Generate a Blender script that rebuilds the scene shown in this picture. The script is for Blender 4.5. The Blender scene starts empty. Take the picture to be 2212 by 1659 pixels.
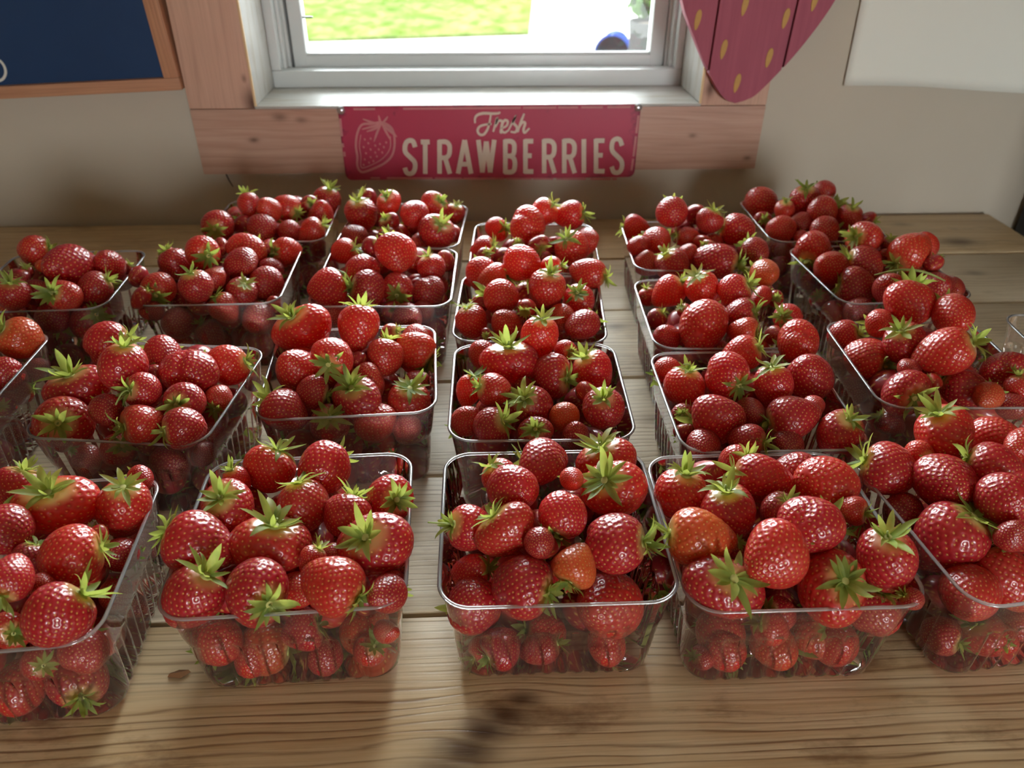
import bpy, bmesh, math, random
import numpy as np
from mathutils import Matrix, Vector

# ------------------------------------------------------------------ camera
IMG_W, IMG_H, FPX = 2212, 1659, 1642.9
CAM_H, PITCH, YAW, ROLL = 0.40, 0.58131, 0.052853, 0.0061457
CAM = np.array([0.0, 0.0, CAM_H])
_f = np.array([math.sin(YAW) * math.cos(PITCH), math.cos(YAW) * math.cos(PITCH), -math.sin(PITCH)])
_r0 = np.array([math.cos(YAW), -math.sin(YAW), 0.0])
_u0 = np.cross(_r0, _f)
_r = math.cos(ROLL) * _r0 + math.sin(ROLL) * _u0
_u = -math.sin(ROLL) * _r0 + math.cos(ROLL) * _u0
scene = bpy.context.scene
col = scene.collection
cd = bpy.data.cameras.new('camera')
cd.sensor_width = 36.0
cd.lens = 36.0 * FPX / IMG_W
cd.clip_start = 0.01
cd.dof.use_dof = True
cd.dof.focus_distance = 0.50
cd.dof.aperture_fstop = 10.0
cam = bpy.data.objects.new('camera', cd)
cam.matrix_world = Matrix(((_r[0], _u[0], -_f[0], 0), (_r[1], _u[1], -_f[1], 0), (_r[2], _u[2], -_f[2], CAM_H), (0, 0, 0, 1)))
col.objects.link(cam)
scene.camera = cam

def ray(x, y):
    return _f + _r * ((x - IMG_W / 2) / FPX) - _u * ((y - IMG_H / 2) / FPX)
def on_z(x, y, z):                 # where the view ray of a pixel meets the level z
    d = ray(x, y); return CAM + d * ((z - CAM_H) / d[2])
def on_y(x, y, Y):                 # where it meets the vertical plane at depth Y
    d = ray(x, y); return CAM + d * (Y / d[1])
def project(p):
    v = np.asarray(p, float) - CAM; w = v @ _f
    return np.array([IMG_W / 2 + FPX * (v @ _r) / w, IMG_H / 2 - FPX * (v @ _u) / w, w])

# ------------------------------------------------------------------ world, sun, exposure
SKY = 15.0
world = bpy.data.worlds.new('sky'); scene.world = world
world.use_nodes = True
bg = world.node_tree.nodes['Background']
bg.inputs['Color'].default_value = (0.90, 0.955, 1.0, 1)
bg.inputs['Strength'].default_value = SKY
sd = bpy.data.lights.new('sun', 'SUN'); sd.energy = 7.0; sd.angle = 0.009; sd.color = (1, 0.96, 0.88)
sun = bpy.data.objects.new('sun', sd); col.objects.link(sun)
sun.rotation_euler = Vector((-0.45, 0.38, -1.0)).to_track_quat('-Z', 'Y').to_euler()
scene.view_settings.view_transform = 'Standard'
scene.view_settings.look = 'None'
scene.view_settings.exposure = 0.85
scene.view_settings.gamma = 1.0
scene.view_settings.use_curve_mapping = False
scene.cycles.transparent_max_bounces = 16
scene.cycles.max_bounces = 8
scene.cycles.diffuse_bounces = 4
scene.cycles.use_adaptive_sampling = True
scene.cycles.adaptive_threshold = 0.03
scene.cycles.sample_clamp_indirect = 6.0
def portal(name, loc, target, sx, sy):
    l = bpy.data.lights.new(name, 'AREA'); l.shape = 'RECTANGLE'; l.size = sx; l.size_y = sy
    l.cycles.is_portal = True
    o = bpy.data.objects.new(name, l); o.location = loc
    o.rotation_euler = (Vector(target) - Vector(loc)).to_track_quat('-Z', 'Z').to_euler()
    col.objects.link(o)

# ------------------------------------------------------------------ numbers of the place (metres, table top at z = 0)
YW = 1.0431            # inner face of the window wall
YC = YW - 0.02         # face of the window casing
FLOOR_Z = -0.78
WX0, WX1 = -0.2745, 0.2970          # clear opening of the window
SILL_Z, HEAD_Z = 0.1612, 1.12
YB = 1.127                          # face of the vinyl window frame
portal('window_daylight_portal', (0.011, YB + 0.14, 0.64), (0.011, 0, 0.64), 0.62, 1.0)
DOOR_X0, DOOR_X1, DOOR_Z1 = 0.45, 1.15, 0.85
BACK_Y = -2.4
portal('doorway_daylight_portal', ((DOOR_X0 + DOOR_X1) / 2, BACK_Y - 0.16, (DOOR_Z1 + FLOOR_Z) / 2), ((DOOR_X0 + DOOR_X1) / 2, 0, (DOOR_Z1 + FLOOR_Z) / 2), DOOR_X1 - DOOR_X0, DOOR_Z1 - FLOOR_Z)

# ------------------------------------------------------------------ helpers
def tag(o, label=None, cat=None, group=None, kind=None):
    if label: o['label'] = label
    if cat: o['category'] = cat
    if group: o['group'] = group
    if kind: o['kind'] = kind
    return o
def empty(name, loc=(0, 0, 0), rz=0.0):
    o = bpy.data.objects.new(name, None); o.location = loc; o.rotation_euler = (0, 0, rz)
    o.empty_display_size = 0.01
    col.objects.link(o); return o
def link(name, me, parent=None, loc=None, rot=None):
    o = bpy.data.objects.new(name, me); col.objects.link(o)
    if parent is not None: o.parent = parent
    if loc is not None: o.location = loc
    if rot is not None: o.rotation_euler = rot
    return o
def meshdata(name, verts, faces, mat=None, smooth=False):
    me = bpy.data.meshes.new(name)
    me.from_pydata([tuple(map(float, v)) for v in verts], [], [tuple(map(int, f)) for f in faces])
    if mat:
        for m in (mat if isinstance(mat, (list, tuple)) else [mat]): me.materials.append(m)
    if smooth: me.polygons.foreach_set('use_smooth', [True] * len(me.polygons))
    me.update(); return me
def box_mesh(name, size, mat, bevel=0.0, seg=2, center=(0, 0, 0), jitter=0.0):
    bm = bmesh.new()
    bmesh.ops.create_cube(bm, size=1.0)
    for v in bm.verts: v.co = Vector((v.co.x * size[0] + center[0], v.co.y * size[1] + center[1], v.co.z * size[2] + center[2]))
    if bevel > 0: bmesh.ops.bevel(bm, geom=bm.edges[:], offset=bevel, segments=seg, profile=0.6, affect='EDGES')
    me = bpy.data.meshes.new(name); bm.to_mesh(me); bm.free()
    me.materials.append(mat)
    if bevel > 0: me.polygons.foreach_set('use_smooth', [True] * len(me.polygons)); me.set_sharp_from_angle(angle=math.radians(50))
    return me
def box(name, lo, hi, mat, parent=None, bevel=0.0, seg=2):
    lo = np.array(lo, float); hi = np.array(hi, float); c = (lo + hi) / 2
    base = np.array([0, 0, 0]) if parent is None else np.array(parent.location)
    return link(name, box_mesh(name, hi - lo, mat, bevel, seg), parent, tuple(c - base))
def board(name, length, width, thick, mat, loc, parent=None, rot=(0, 0, 0), bevel=0.002):   # local x is the grain
    return link(name, box_mesh(name, (length, width, thick), mat, bevel), parent, loc, rot)
def tube(pts, rad, n=8, cap=True):
    pts = [np.array(p, float) for p in pts]; V = []; F = []
    rads = rad if isinstance(rad, (list, tuple, np.ndarray)) else [rad] * len(pts)
    up = np.array([0.31, 0.17, 0.93])
    for i, p in enumerate(pts):
        t = pts[min(i + 1, len(pts) - 1)] - pts[max(i - 1, 0)]; t = t / (np.linalg.norm(t) + 1e-9)
        a = np.cross(t, up); a /= np.linalg.norm(a) + 1e-9; b = np.cross(t, a)
        for k in range(n):
            w = 2 * math.pi * k / n; V.append(p + rads[i] * (a * math.cos(w) + b * math.sin(w)))
    for i in range(len(pts) - 1):
        for k in range(n): F.append((i * n + k, i * n + (k + 1) % n, (i + 1) * n + (k + 1) % n, (i + 1) * n + k))
    if cap: F.append(tuple(range(n))[::-1]); F.append(tuple(range((len(pts) - 1) * n, len(pts) * n)))
    return V, F
def merge(parts):
    V = []; F = []
    for v, f in parts:
        o = len(V); V.extend(v); F.extend([tuple(i + o for i in q) for q in f])
    return V, F
_rb = [0]
def ribbon(pts, width, thick=0.0006, closed=False):            # flat raised line in the x-z plane, facing -y
    _rb[0] += 1; thick += 0.00003 * (_rb[0] % 9)                # strokes that cross do not share one plane
    P2 = np.array(pts, float); n = len(P2); V = []; F = []
    w = width if isinstance(width, (list, tuple, np.ndarray)) else [width] * n
    for i in range(n):
        a = P2[(i - 1) % n] if (closed or i > 0) else P2[i]
        b = P2[(i + 1) % n] if (closed or i < n - 1) else P2[i]
        t0 = P2[i] - a; t1 = b - P2[i]
        l0 = np.linalg.norm(t0); l1 = np.linalg.norm(t1)
        t0 = t0 / l0 if l0 > 1e-9 else None; t1 = t1 / l1 if l1 > 1e-9 else None
        t = (t1 if t0 is None else t0 if t1 is None else t0 + t1); t = t / (np.linalg.norm(t) + 1e-9)
        nn = np.array([-t[1], t[0]]); k = 1.0
        if t0 is not None and t1 is not None: k = min(1.6, 1.0 / max(0.4, abs(nn @ np.array([-t0[1], t0[0]]))))
        for s in (1, -1):
            q = P2[i] + nn * s * w[i] / 2 * k
            V.append((q[0], -thick, q[1])); V.append((q[0], 0, q[1]))
    m = n if closed else n - 1
    for i in range(m):
        A = 4 * i; B = 4 * ((i + 1) % n)
        F += [(A, A + 2, B + 2, B), (A, B, B + 1, A + 1), (A + 2, A + 3, B + 3, B + 2)]
    if not closed: F += [(0, 1, 3, 2), (4 * n - 4, 4 * n - 2, 4 * n - 1, 4 * n - 3)]
    return V, F
def smooth_line(pts, k=6):                                     # Catmull-Rom
    P2 = [np.array(p, float) for p in pts]; out = []
    Q = [2 * P2[0] - P2[1]] + P2 + [2 * P2[-1] - P2[-2]]
    for i in range(1, len(Q) - 2):
        for s in range(k):
            t = s / k
            out.append(0.5 * ((2 * Q[i]) + (-Q[i - 1] + Q[i + 1]) * t + (2 * Q[i - 1] - 5 * Q[i] + 4 * Q[i + 1] - Q[i + 2]) * t * t + (-Q[i - 1] + 3 * Q[i] - 3 * Q[i + 1] + Q[i + 2]) * t ** 3))
    out.append(P2[-1]); return out

# ------------------------------------------------------------------ materials
def srgb(r, g, b):
    def c(v):
        v /= 255.0
        return v / 12.92 if v <= 0.04045 else ((v + 0.055) / 1.055) ** 2.4
    return (c(r), c(g), c(b), 1.0)
class Mat:
    def __init__(s, name, rough=0.5, spec=0.5, color=(0.8, 0.8, 0.8, 1)):
        s.m = bpy.data.materials.new(name); s.m.use_nodes = True
        s.t = s.m.node_tree; s.b = s.t.nodes['Principled BSDF']
        s.b.inputs['Roughness'].default_value = rough
        s.b.inputs['Specular IOR Level'].default_value = spec
        s.b.inputs['Base Color'].default_value = color
    def n(s, typ, ins=None, **props):
        nd = s.t.nodes.new(typ)
        for k, v in props.items(): setattr(nd, k, v)
        for k, v in (ins or {}).items():
            if isinstance(v, bpy.types.NodeSocket): s.t.links.new(v, nd.inputs[k])
            else: nd.inputs[k].default_value = v
        return nd
    def math(s, op, a, b=None, c=None, clamp=False):
        ins = {0: a}
        if b is not None: ins[1] = b
        if c is not None: ins[2] = c
        nd = s.n('ShaderNodeMath', ins, operation=op); nd.use_clamp = clamp; return nd.outputs[0]
    def mix(s, fac, a, b, mode='MIX'):
        nd = s.n('ShaderNodeMix', None, data_type='RGBA', blend_type=mode)
        for k, v in ((0, fac), (6, a), (7, b)):
            if isinstance(v, bpy.types.NodeSocket): s.t.links.new(v, nd.inputs[k])
            else: nd.inputs[k].default_value = v
        return nd.outputs[2]
    def noise(s, vec, scale=1.0, detail=3.0, rough=0.55, dist=0.0):
        ins = {'Scale': scale, 'Detail': detail, 'Roughness': rough, 'Distortion': dist}
        if vec is not None: ins['Vector'] = vec
        return s.n('ShaderNodeTexNoise', ins).outputs['Fac']
    def ramp(s, fac, lo, hi, clamp=True):
        nd = s.n('ShaderNodeMapRange', {'Value': fac, 'From Min': lo, 'From Max': hi}); nd.clamp = clamp; return nd.outputs[0]
    def obj(s): return s.n('ShaderNodeTexCoord').outputs['Object']
    def scaled(s, vec, sc, off=(0, 0, 0)):
        return s.n('ShaderNodeMapping', {'Vector': vec, 'Scale': sc, 'Location': off}).outputs[0]
    def out(s, color=None, rough=None, bump=None, strength=0.3, dist=0.002):
        if color is not None: s.t.links.new(color, s.b.inputs['Base Color'])
        if rough is not None: s.t.links.new(rough, s.b.inputs['Roughness'])
        if bump is not None:
            bn = s.n('ShaderNodeBump', {'Height': bump, 'Strength': strength, 'Distance': dist})
            s.t.links.new(bn.outputs[0], s.b.inputs['Normal'])
        return s.m
def plain(name, rgb, rough=0.5, spec=0.5, metal=0.0, var=0.0, vs=30.0):
    M = Mat(name, rough, spec, rgb); M.b.inputs['Metallic'].default_value = metal
    if var > 0:
        f = M.noise(M.obj(), vs, 4.0)
        c = M.mix(f, tuple(v * (1 - var) for v in rgb[:3]) + (1,), tuple(min(1, v * (1 + var)) for v in rgb[:3]) + (1,))
        return M.out(c, None, f, 0.1)
    return M.m
def wood(name, light, mid, dark, seed=0.0, rough=0.5, knots=(), line=0.0046, line_amt=0.55, blotch=0.5, stain=None, bump=0.25):
    """sawn timber, grain along local x; knots = (x, y, radius, strength) in metres"""
    M = Mat(name, rough, 0.35)
    o = M.obj(); sp = M.n('ShaderNodeSeparateXYZ', {0: o}); x, y, z = sp.outputs
    ri = M.n('ShaderNodeObjectInfo').outputs['Random']
    sx = M.math('ADD', x, M.math('MULTIPLY_ADD', ri, 7.0, seed))
    yz = M.math('MULTIPLY_ADD', z, 0.7, y)
    lo = M.noise(M.n('ShaderNodeCombineXYZ', {0: M.math('MULTIPLY', sx, 3.2), 1: M.math('MULTIPLY', yz, 9.0), 2: seed}).outputs[0], 1.0, 2.0)
    yw = M.math('ADD', yz, M.math('MULTIPLY', M.math('SUBTRACT', lo, 0.5), 0.022))
    kd = None
    for (kx, ky, kr, ks) in knots:
        dx = M.math('MULTIPLY', M.math('SUBTRACT', x, kx), 0.55); dy = M.math('SUBTRACT', y, ky)
        d2 = M.math('ADD', M.math('MULTIPLY', dx, dx), M.math('MULTIPLY', dy, dy))
        g = M.math('EXPONENT', M.math('MULTIPLY', d2, -1.0 / (2.2 * kr) ** 2))
        yw = M.math('ADD', yw, M.math('MULTIPLY', g, M.math('MULTIPLY', dy, -0.30)))
        wob = M.math('MULTIPLY_ADD', M.noise(o, 60.0, 3.0), 0.9, 0.55)
        k = M.math('MULTIPLY', M.math('EXPONENT', M.math('MULTIPLY', M.math('MULTIPLY', d2, wob), -1.0 / (kr * kr))), ks)
        kd = k if kd is None else M.math('MAXIMUM', kd, k)
    v = M.n('ShaderNodeCombineXYZ', {0: M.math('MULTIPLY', sx, 5.0), 1: M.math('MULTIPLY', yw, 120.0), 2: seed}).outputs[0]
    g1 = M.noise(v, 1.0, 4.0, 0.6)
    wv = M.math('SINE', M.math('MULTIPLY_ADD', yw, 2 * math.pi / line, M.math('MULTIPLY', M.noise(M.scaled(o, (4, 60, 60), (seed, 0, 0)), 1.0, 3.0), 13.0)))
    wl = M.math('POWER', M.math('MULTIPLY_ADD', wv, 0.5, 0.5), 7.0)
    wl = M.math('MULTIPLY', wl, M.ramp(M.noise(M.scaled(o, (5, 40, 40), (seed, 2, 0)), 1.0, 4.0), 0.32, 0.62))
    fib = M.noise(M.scaled(o, (14, 700, 700)), 1.0, 2.0)
    bl = M.noise(M.scaled(o, (5, 14, 14), (seed, seed, 0)), 1.0, 4.0, 0.6)
    c = M.mix(M.ramp(g1, 0.3, 0.72), mid, light)
    c = M.mix(M.math('MULTIPLY', M.ramp(bl, 0.42, 0.75), blotch), c, mid)
    c = M.mix(M.math('MULTIPLY', wl, line_amt), c, dark)
    c = M.mix(M.math('MULTIPLY', M.ramp(fib, 0.45, 0.8), 0.22), c, dark)
    if stain:
        st = M.ramp(M.noise(M.scaled(o, (11, 26, 26), (seed + 3, 1, 0)), 1.0, 6.0, 0.65), 0.56, 0.70)
        c = M.mix(M.math('MULTIPLY', st, stain), c, dark)
    if kd is not None:
        c = M.mix(M.math('MINIMUM', kd, 1.0), c, tuple(v * 0.45 for v in dark[:3]) + (1,))
    h = M.math('SUBTRACT', M.math('MULTIPLY', fib, 0.35), M.math('MULTIPLY', wl, 0.6))
    return M.out(c, M.ramp(bl, 0.2, 0.9, True) if False else None, h, bump, 0.0012)
# ------------------------------------------------------------------ the setting
def wall_mat():
    M = Mat('warm_painted_plaster', 0.75, 0.25)
    o = M.obj()
    a = M.noise(o, 3.0, 5.0, 0.6); b = M.noise(o, 90.0, 4.0); sp = M.ramp(M.noise(o, 38.0, 6.0, 0.7), 0.70, 0.78)
    c = M.mix(a, srgb(188, 177, 158), srgb(202, 192, 174))
    c = M.mix(M.math('MULTIPLY', sp, 0.25), c, srgb(90, 78, 62))
    return M.out(c, None, b, 0.12, 0.001)
M_WALL = wall_mat()
M_ROOM = plain('inner_room_boards', srgb(196, 168, 134), 0.7, 0.2, var=0.1, vs=6)
M_FLOOR = plain('grey_concrete_floor', srgb(128, 120, 108), 0.8, 0.2, var=0.12, vs=8)
M_CASING = wood('pine_casing', srgb(204, 168, 148), srgb(186, 146, 126), srgb(136, 98, 80), 2.0, 0.45, line=0.012, line_amt=0.28, blotch=0.4,
                knots=((-0.300, 0.003, 0.0035, 0.8), (-0.262, 0.032, 0.005, 0.6), (-0.235, 0.028, 0.004, 0.5), (0.361, -0.027, 0.003, 0.7), (0.281, 0.004, 0.003, 0.6)), bump=0.1)
M_CASING_L = wood('pine_casing_upright', srgb(220, 182, 160), srgb(204, 164, 142), srgb(152, 110, 90), 4.0, 0.45, line=0.014, line_amt=0.22, blotch=0.4,
                knots=((-0.515, -0.040, 0.010, 1.0), (-0.485, -0.034, 0.003, 0.6)), bump=0.1)
M_CASING_R = wood('pine_casing_upright_knotty', srgb(220, 182, 160), srgb(204, 164, 142), srgb(152, 110, 90), 6.0, 0.45, line=0.014, line_amt=0.22, blotch=0.4,
                knots=((-0.50, 0.034, 0.006, 0.9),), bump=0.1)
def whitewash():
    M = Mat('worn_white_paint_on_wood', 0.45, 0.4)
    o = M.obj()
    n1 = M.noise(M.scaled(o, (9, 60, 60)), 1.0, 6.0, 0.65); n2 = M.noise(M.scaled(o, (6, 22, 22)), 1.0, 4.0, 0.6)
    c = M.mix(M.ramp(n1, 0.50, 0.72), srgb(184, 182, 175), srgb(162, 151, 131))
    c = M.mix(M.math('MULTIPLY', M.ramp(n2, 0.64, 0.76), 0.6), c, srgb(120, 110, 92))
    return M.out(c, None, n1, 0.12, 0.001)
M_WASH = whitewash()
M_RAW = wood('raw_pine_edge', srgb(236, 208, 164), srgb(222, 188, 140), srgb(190, 148, 100), 5.0, 0.5, line_amt=0.3)
M_VINYL = plain('white_vinyl', srgb(206, 209, 206), 0.35, 0.5, var=0.04, vs=25)
M_GROOVE = plain('grey_track', srgb(120, 122, 118), 0.5)

def holed_wall(name, x0, x1, z0, z1, y0, y1, hx0, hx1, hz0, hz1, mat):
    """one wall slab with a rectangular opening"""
    xs = [x0, hx0, hx1, x1]; zs = [z0, hz0, hz1, z1]; V = []; F = []
    for y in (y0, y1):
        for zc in zs:
            for xc in xs: V.append((xc, y, zc))
    I = lambda k, i, j: k * 16 + j * 4 + i
    for j in range(3):
        for i in range(3):
            if i == 1 and j == 1: continue
            F.append((I(0, i, j), I(0, i + 1, j), I(0, i + 1, j + 1), I(0, i, j + 1)))
            F.append((I(1, i, j), I(1, i, j + 1), I(1, i + 1, j + 1), I(1, i + 1, j)))
    ring = [(1, 1), (2, 1), (2, 2), (1, 2)]
    for k in range(4):
        a, b = ring[k], ring[(k + 1) % 4]; F.append((I(0, *a), I(0, *b), I(1, *b), I(1, *a)))
    ring = [(0, 0), (3, 0), (3, 3), (0, 3)]
    for k in range(4):
        a, b = ring[k], ring[(k + 1) % 4]; F.append((I(0, *b), I(0, *a), I(1, *a), I(1, *b)))
    return link(name, meshdata(name, V, F, mat))
RX0, RX1, CEIL = -1.9, 2.0, 1.55
o = holed_wall('wall_back', RX0, RX1, FLOOR_Z, CEIL, YW, YW + 0.15, WX0 - 0.02, WX1 + 0.02, SILL_Z - 0.021, HEAD_Z + 0.02, M_WALL)
tag(o, 'warm beige painted wall with the small window', 'wall', kind='structure')
o = holed_wall('wall_front', RX0, RX1, FLOOR_Z, CEIL, BACK_Y - 0.15, BACK_Y, DOOR_X0, DOOR_X1, FLOOR_Z + 0.001, DOOR_Z1, M_ROOM)
tag(o, 'boarded wall with the open doorway facing the window', 'wall', kind='structure')
tag(box('wall_left', (RX0 - 0.1, BACK_Y - 0.15, FLOOR_Z), (RX0, YW + 0.15, CEIL), M_ROOM), 'boarded side wall at the chalkboard end', 'wall', kind='structure')
tag(box('wall_right', (RX1, BACK_Y - 0.15, FLOOR_Z), (RX1 + 0.1, YW + 0.15, CEIL), M_ROOM), 'boarded side wall at the dark cabinet end', 'wall', kind='structure')
tag(box('ceiling', (RX0 - 0.1, BACK_Y - 0.15, CEIL), (RX1 + 0.1, YW + 0.15, CEIL + 0.1), plain('pale_painted_ceiling', srgb(232, 226, 212), 0.8, 0.2)), 'pale painted ceiling of the farm stand', 'ceiling', kind='structure')
tag(box('floor', (RX0 - 0.1, BACK_Y - 0.15, FLOOR_Z - 0.1), (RX1 + 0.1, YW + 0.15, FLOOR_Z), M_FLOOR), 'grey concrete floor of the farm stand', 'floor', kind='structure')

# window casing boards (trim)
CX0, CX1, CZ0, CZ1 = -0.3605, 0.3880, 0.0732, 0.1575
o = board('trim_1', CX1 - CX0, CZ1 - CZ0, 0.02, M_CASING, ((CX0 + CX1) / 2, YC + 0.01, (CZ0 + CZ1) / 2), None, (math.pi / 2, 0, 0), 0.0015)
tag(o, 'pine casing board running under the window sill', 'trim', kind='structure')
TOPZ = 1.20
for i, (a, b, w) in enumerate(((CX0, WX0 - 0.003, 'chalkboard'), (WX1 + 0.003, CX1, 'wooden strawberry'))):
    o = board('trim_%d' % (i + 2), TOPZ - CZ1, b - a, 0.02, (M_CASING_L, M_CASING_R)[i], ((a + b) / 2, YC + 0.01, (TOPZ + CZ1) / 2 + 0.0005), None, (math.pi / 2, 0, math.pi / 2), 0.0015)
    o.rotation_euler = Matrix(((0, 1, 0), (0, 0, -1), (-1, 0, 0))).transposed().to_euler() if False else Matrix(((0, -1, 0), (0, 0, -1), (1, 0, 0))).to_euler()
    tag(o, 'upright pine casing board beside the window next to the ' + w, 'trim', kind='structure')
o = board('trim_4', CX1 - CX0, 0.09, 0.02, M_CASING, ((CX0 + CX1) / 2, YC + 0.01, TOPZ + 0.0455), None, (math.pi / 2, 0, 0), 0.0015)
tag(o, 'pine casing board over the top of the window', 'trim', kind='structure')

# the window itself
win = tag(empty('window_1', ((WX0 + WX1) / 2, YB, SILL_Z)), 'small white vinyl window with whitewashed wooden sill above the sign', 'window', kind='structure')
box('sill', (WX0 - 0.003, YC - 0.0015, SILL_Z - 0.0036), (WX1 + 0.003, YB + 0.063, SILL_Z), M_WASH, win, 0.001)
for a, b in ((WX0 - 0.0029, WX0), (WX1, WX1 + 0.0029)):
    j = board('jamb', HEAD_Z - SILL_Z, YB + 0.062 - YC, b - a, M_WASH, ((a + b) / 2 - win.location.x, (YC + YB + 0.062) / 2 - YB, (SILL_Z + HEAD_Z) / 2 - SILL_Z), win)
    j.rotation_euler = Matrix(((0, 0, 1), (0, 1, 0), (-1, 0, 0))).to_euler()
    e = board('jamb_edge', HEAD_Z - SILL_Z, 0.003, b - a, M_RAW, ((a + b) / 2 - win.location.x, YC - 0.0015 - YB, (SILL_Z + HEAD_Z) / 2 - SILL_Z), win, bevel=0.0006)
    e.rotation_euler = j.rotation_euler
box('head', (WX0 - 0.019, YC, HEAD_Z), (WX1 + 0.019, YB + 0.062, HEAD_Z + 0.019), M_WASH, win, 0.0015)
FX0, FX1 = -0.2618, 0.2862          # inner edge of the fixed frame
FZ = 0.1836
box('frame_rail', (WX0, YB, SILL_Z), (WX1, YB + 0.026, FZ), M_VINYL, win, 0.002)
box('frame_rail', (WX0, YB, HEAD_Z - 0.02), (WX1, YB + 0.06, HEAD_Z), M_VINYL, win, 0.002)
for a, b, c_ in ((WX0, FX0, 1), (FX1, WX1, -1)):
    box('frame_stile', (a, YB, FZ), (b, YB + 0.026, HEAD_Z - 0.02), M_VINYL, win, 0.002)
    x_in = b if c_ > 0 else a
    for k, (w, y) in enumerate(((0.0045, 0.016), (0.0045, 0.030), (0.003, 0.044))):       # stepped sash track
        x0 = x_in + c_ * sum((0.0045, 0.0045, 0.003)[:k]); x1 = x0 + c_ * w
        box('track', (min(x0, x1) , YB + y, FZ - 0.006), (max(x0, x1), YB + 0.058, HEAD_Z - 0.02), M_VINYL if k != 2 else M_GROOVE, win, 0.001)
box('track', (FX0, YB + 0.026, SILL_Z), (FX1, YB + 0.058, FZ - 0.006), M_VINYL, win)
sx0, sx1, sz0 = -0.2490, 0.2760, FZ - 0.0055
gx0, gx1, gz0 = -0.2303, 0.2560, 0.1985
sash = box('sash', (sx0, YB + 0.032, sz0), (sx1, YB + 0.056, gz0 - 0.001), M_VINYL, win, 0.0025)
sloc = np.array(win.location) + np.array(sash.location)
def sub(name, lo, hi, mat, bevel=0.0):
    lo = np.array(lo, float); hi = np.array(hi, float)
    return link(name, box_mesh(name, hi - lo, mat, bevel), sash, tuple((lo + hi) / 2 - sloc))
sub('stile', (sx0, YB + 0.0315, sz0), (gx0, YB + 0.0565, HEAD_Z - 0.02), M_VINYL, 0.0025)
sub('stile', (gx1, YB + 0.0315, sz0), (sx1, YB + 0.0565, HEAD_Z - 0.02), M_VINYL, 0.0025)
sub('top_rail', (gx0, YB + 0.032, HEAD_Z - 0.045), (gx1, YB + 0.056, HEAD_Z - 0.02), M_VINYL, 0.0025)
sub('glazing_bead', (gx0, YB + 0.034, gz0 - 0.001), (gx1, YB + 0.040, gz0 + 0.002), M_VINYL, 0.0008)
sub('latch', (gx0, YB + 0.036, 0.2445), (gx0 + 0.014, YB + 0.040, 0.2468), plain('dark_metal', srgb(60, 58, 54), 0.4, 0.5, 0.6), 0.0005)
def thin_clear(name, tint, haze, haze_col, fres=1.5, gain=1.0, rough=0.03, ior=1.5):
    M = Mat(name); t = M.t
    tr = M.n('ShaderNodeBsdfTransparent', {'Color': tint})
    gl = M.n('ShaderNodeBsdfGlossy', {'Color': (1, 1, 1, 1), 'Roughness': rough})
    fr = M.n('ShaderNodeFresnel', {'IOR': ior}).outputs[0]
    fac = M.math('MULTIPLY', fr, gain, clamp=True)
    df = M.n('ShaderNodeBsdfDiffuse', {'Color': haze_col}); tl = M.n('ShaderNodeBsdfTranslucent', {'Color': haze_col})
    hz = M.n('ShaderNodeMixShader', {0: 0.5, 1: df.outputs[0], 2: tl.outputs[0]})
    m1 = M.n('ShaderNodeMixShader', {0: haze, 1: tr.outputs[0], 2: hz.outputs[0]})
    m2 = M.n('ShaderNodeMixShader', {0: fac, 1: m1.outputs[0], 2: gl.outputs[0]})
    t.links.new(m2.outputs[0], t.nodes['Material Output'].inputs['Surface'])
    return M.m
M_GLASS = thin_clear('window_glass', (0.96, 0.98, 0.97, 1), 0.01, (0.8, 0.8, 0.8, 1), rough=0.0)
sub('pane', (gx0 - 0.004, YB + 0.0425, gz0 - 0.004), (gx1 + 0.004, YB + 0.0435, HEAD_Z - 0.03), M_GLASS)

# ------------------------------------------------------------------ outdoors
GZ = -0.95
def lawn_mat():
    M = Mat('sunlit_grass', 1.0, 0.0)
    o = M.obj(); a = M.noise(M.scaled(o, (0.5, 0.9, 1)), 1.0, 5.0, 0.65); b = M.noise(M.scaled(o, (5, 2.2, 5)), 1.0, 5.0, 0.7)
    c = M.mix(M.ramp(a, 0.35, 0.65), (0.014, 0.028, 0.003, 1), (0.030, 0.042, 0.006, 1))
    c = M.mix(M.ramp(b, 0.40, 0.66), c, (0.055, 0.062, 0.022, 1))
    return M.out(c, None, b, 0.4, 0.05)
M_GRAVEL = plain('pale_gravel', (0.14, 0.137, 0.128, 1), 1.0, 0.0, var=0.06, vs=6)
g = link('ground', meshdata('ground', [(-40, YW + 0.15, GZ), (40, YW + 0.15, GZ), (40, 90, GZ), (-40, 90, GZ), (-40, BACK_Y - 40, GZ), (40, BACK_Y - 40, GZ), (40, YW + 0.15, GZ), (-40, YW + 0.15, GZ)], [(0, 1, 2, 3), (4, 5, 6, 7)], M_GRAVEL))
tag(g, 'pale sunlit gravel drive outside the window', 'gravel', kind='structure')
e1, e2, e3 = on_z(1150, 2, GZ), on_z(1142, 76, GZ), on_z(640, 92, GZ)
dirv = (e1 - e2) / np.linalg.norm(e1 - e2)
lp = [e2, e2 + dirv * 45, np.array([-38, 60, GZ]), np.array([-38, e3[1] + 0.8, GZ]), e3 + np.array([-6, 0.3, 0]), e3]
V = [(p[0], p[1], GZ + 0.03) for p in lp] + [(p[0], p[1], GZ) for p in lp]
F = [tuple(range(6))] + [(i, (i + 6), (i + 1) % 6 + 6, (i + 1) % 6) for i in range(6)]
tag(link('lawn', meshdata('lawn', V, F, lawn_mat())), 'bright green lawn beyond the gravel outside the window', 'lawn', kind='structure')

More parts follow.
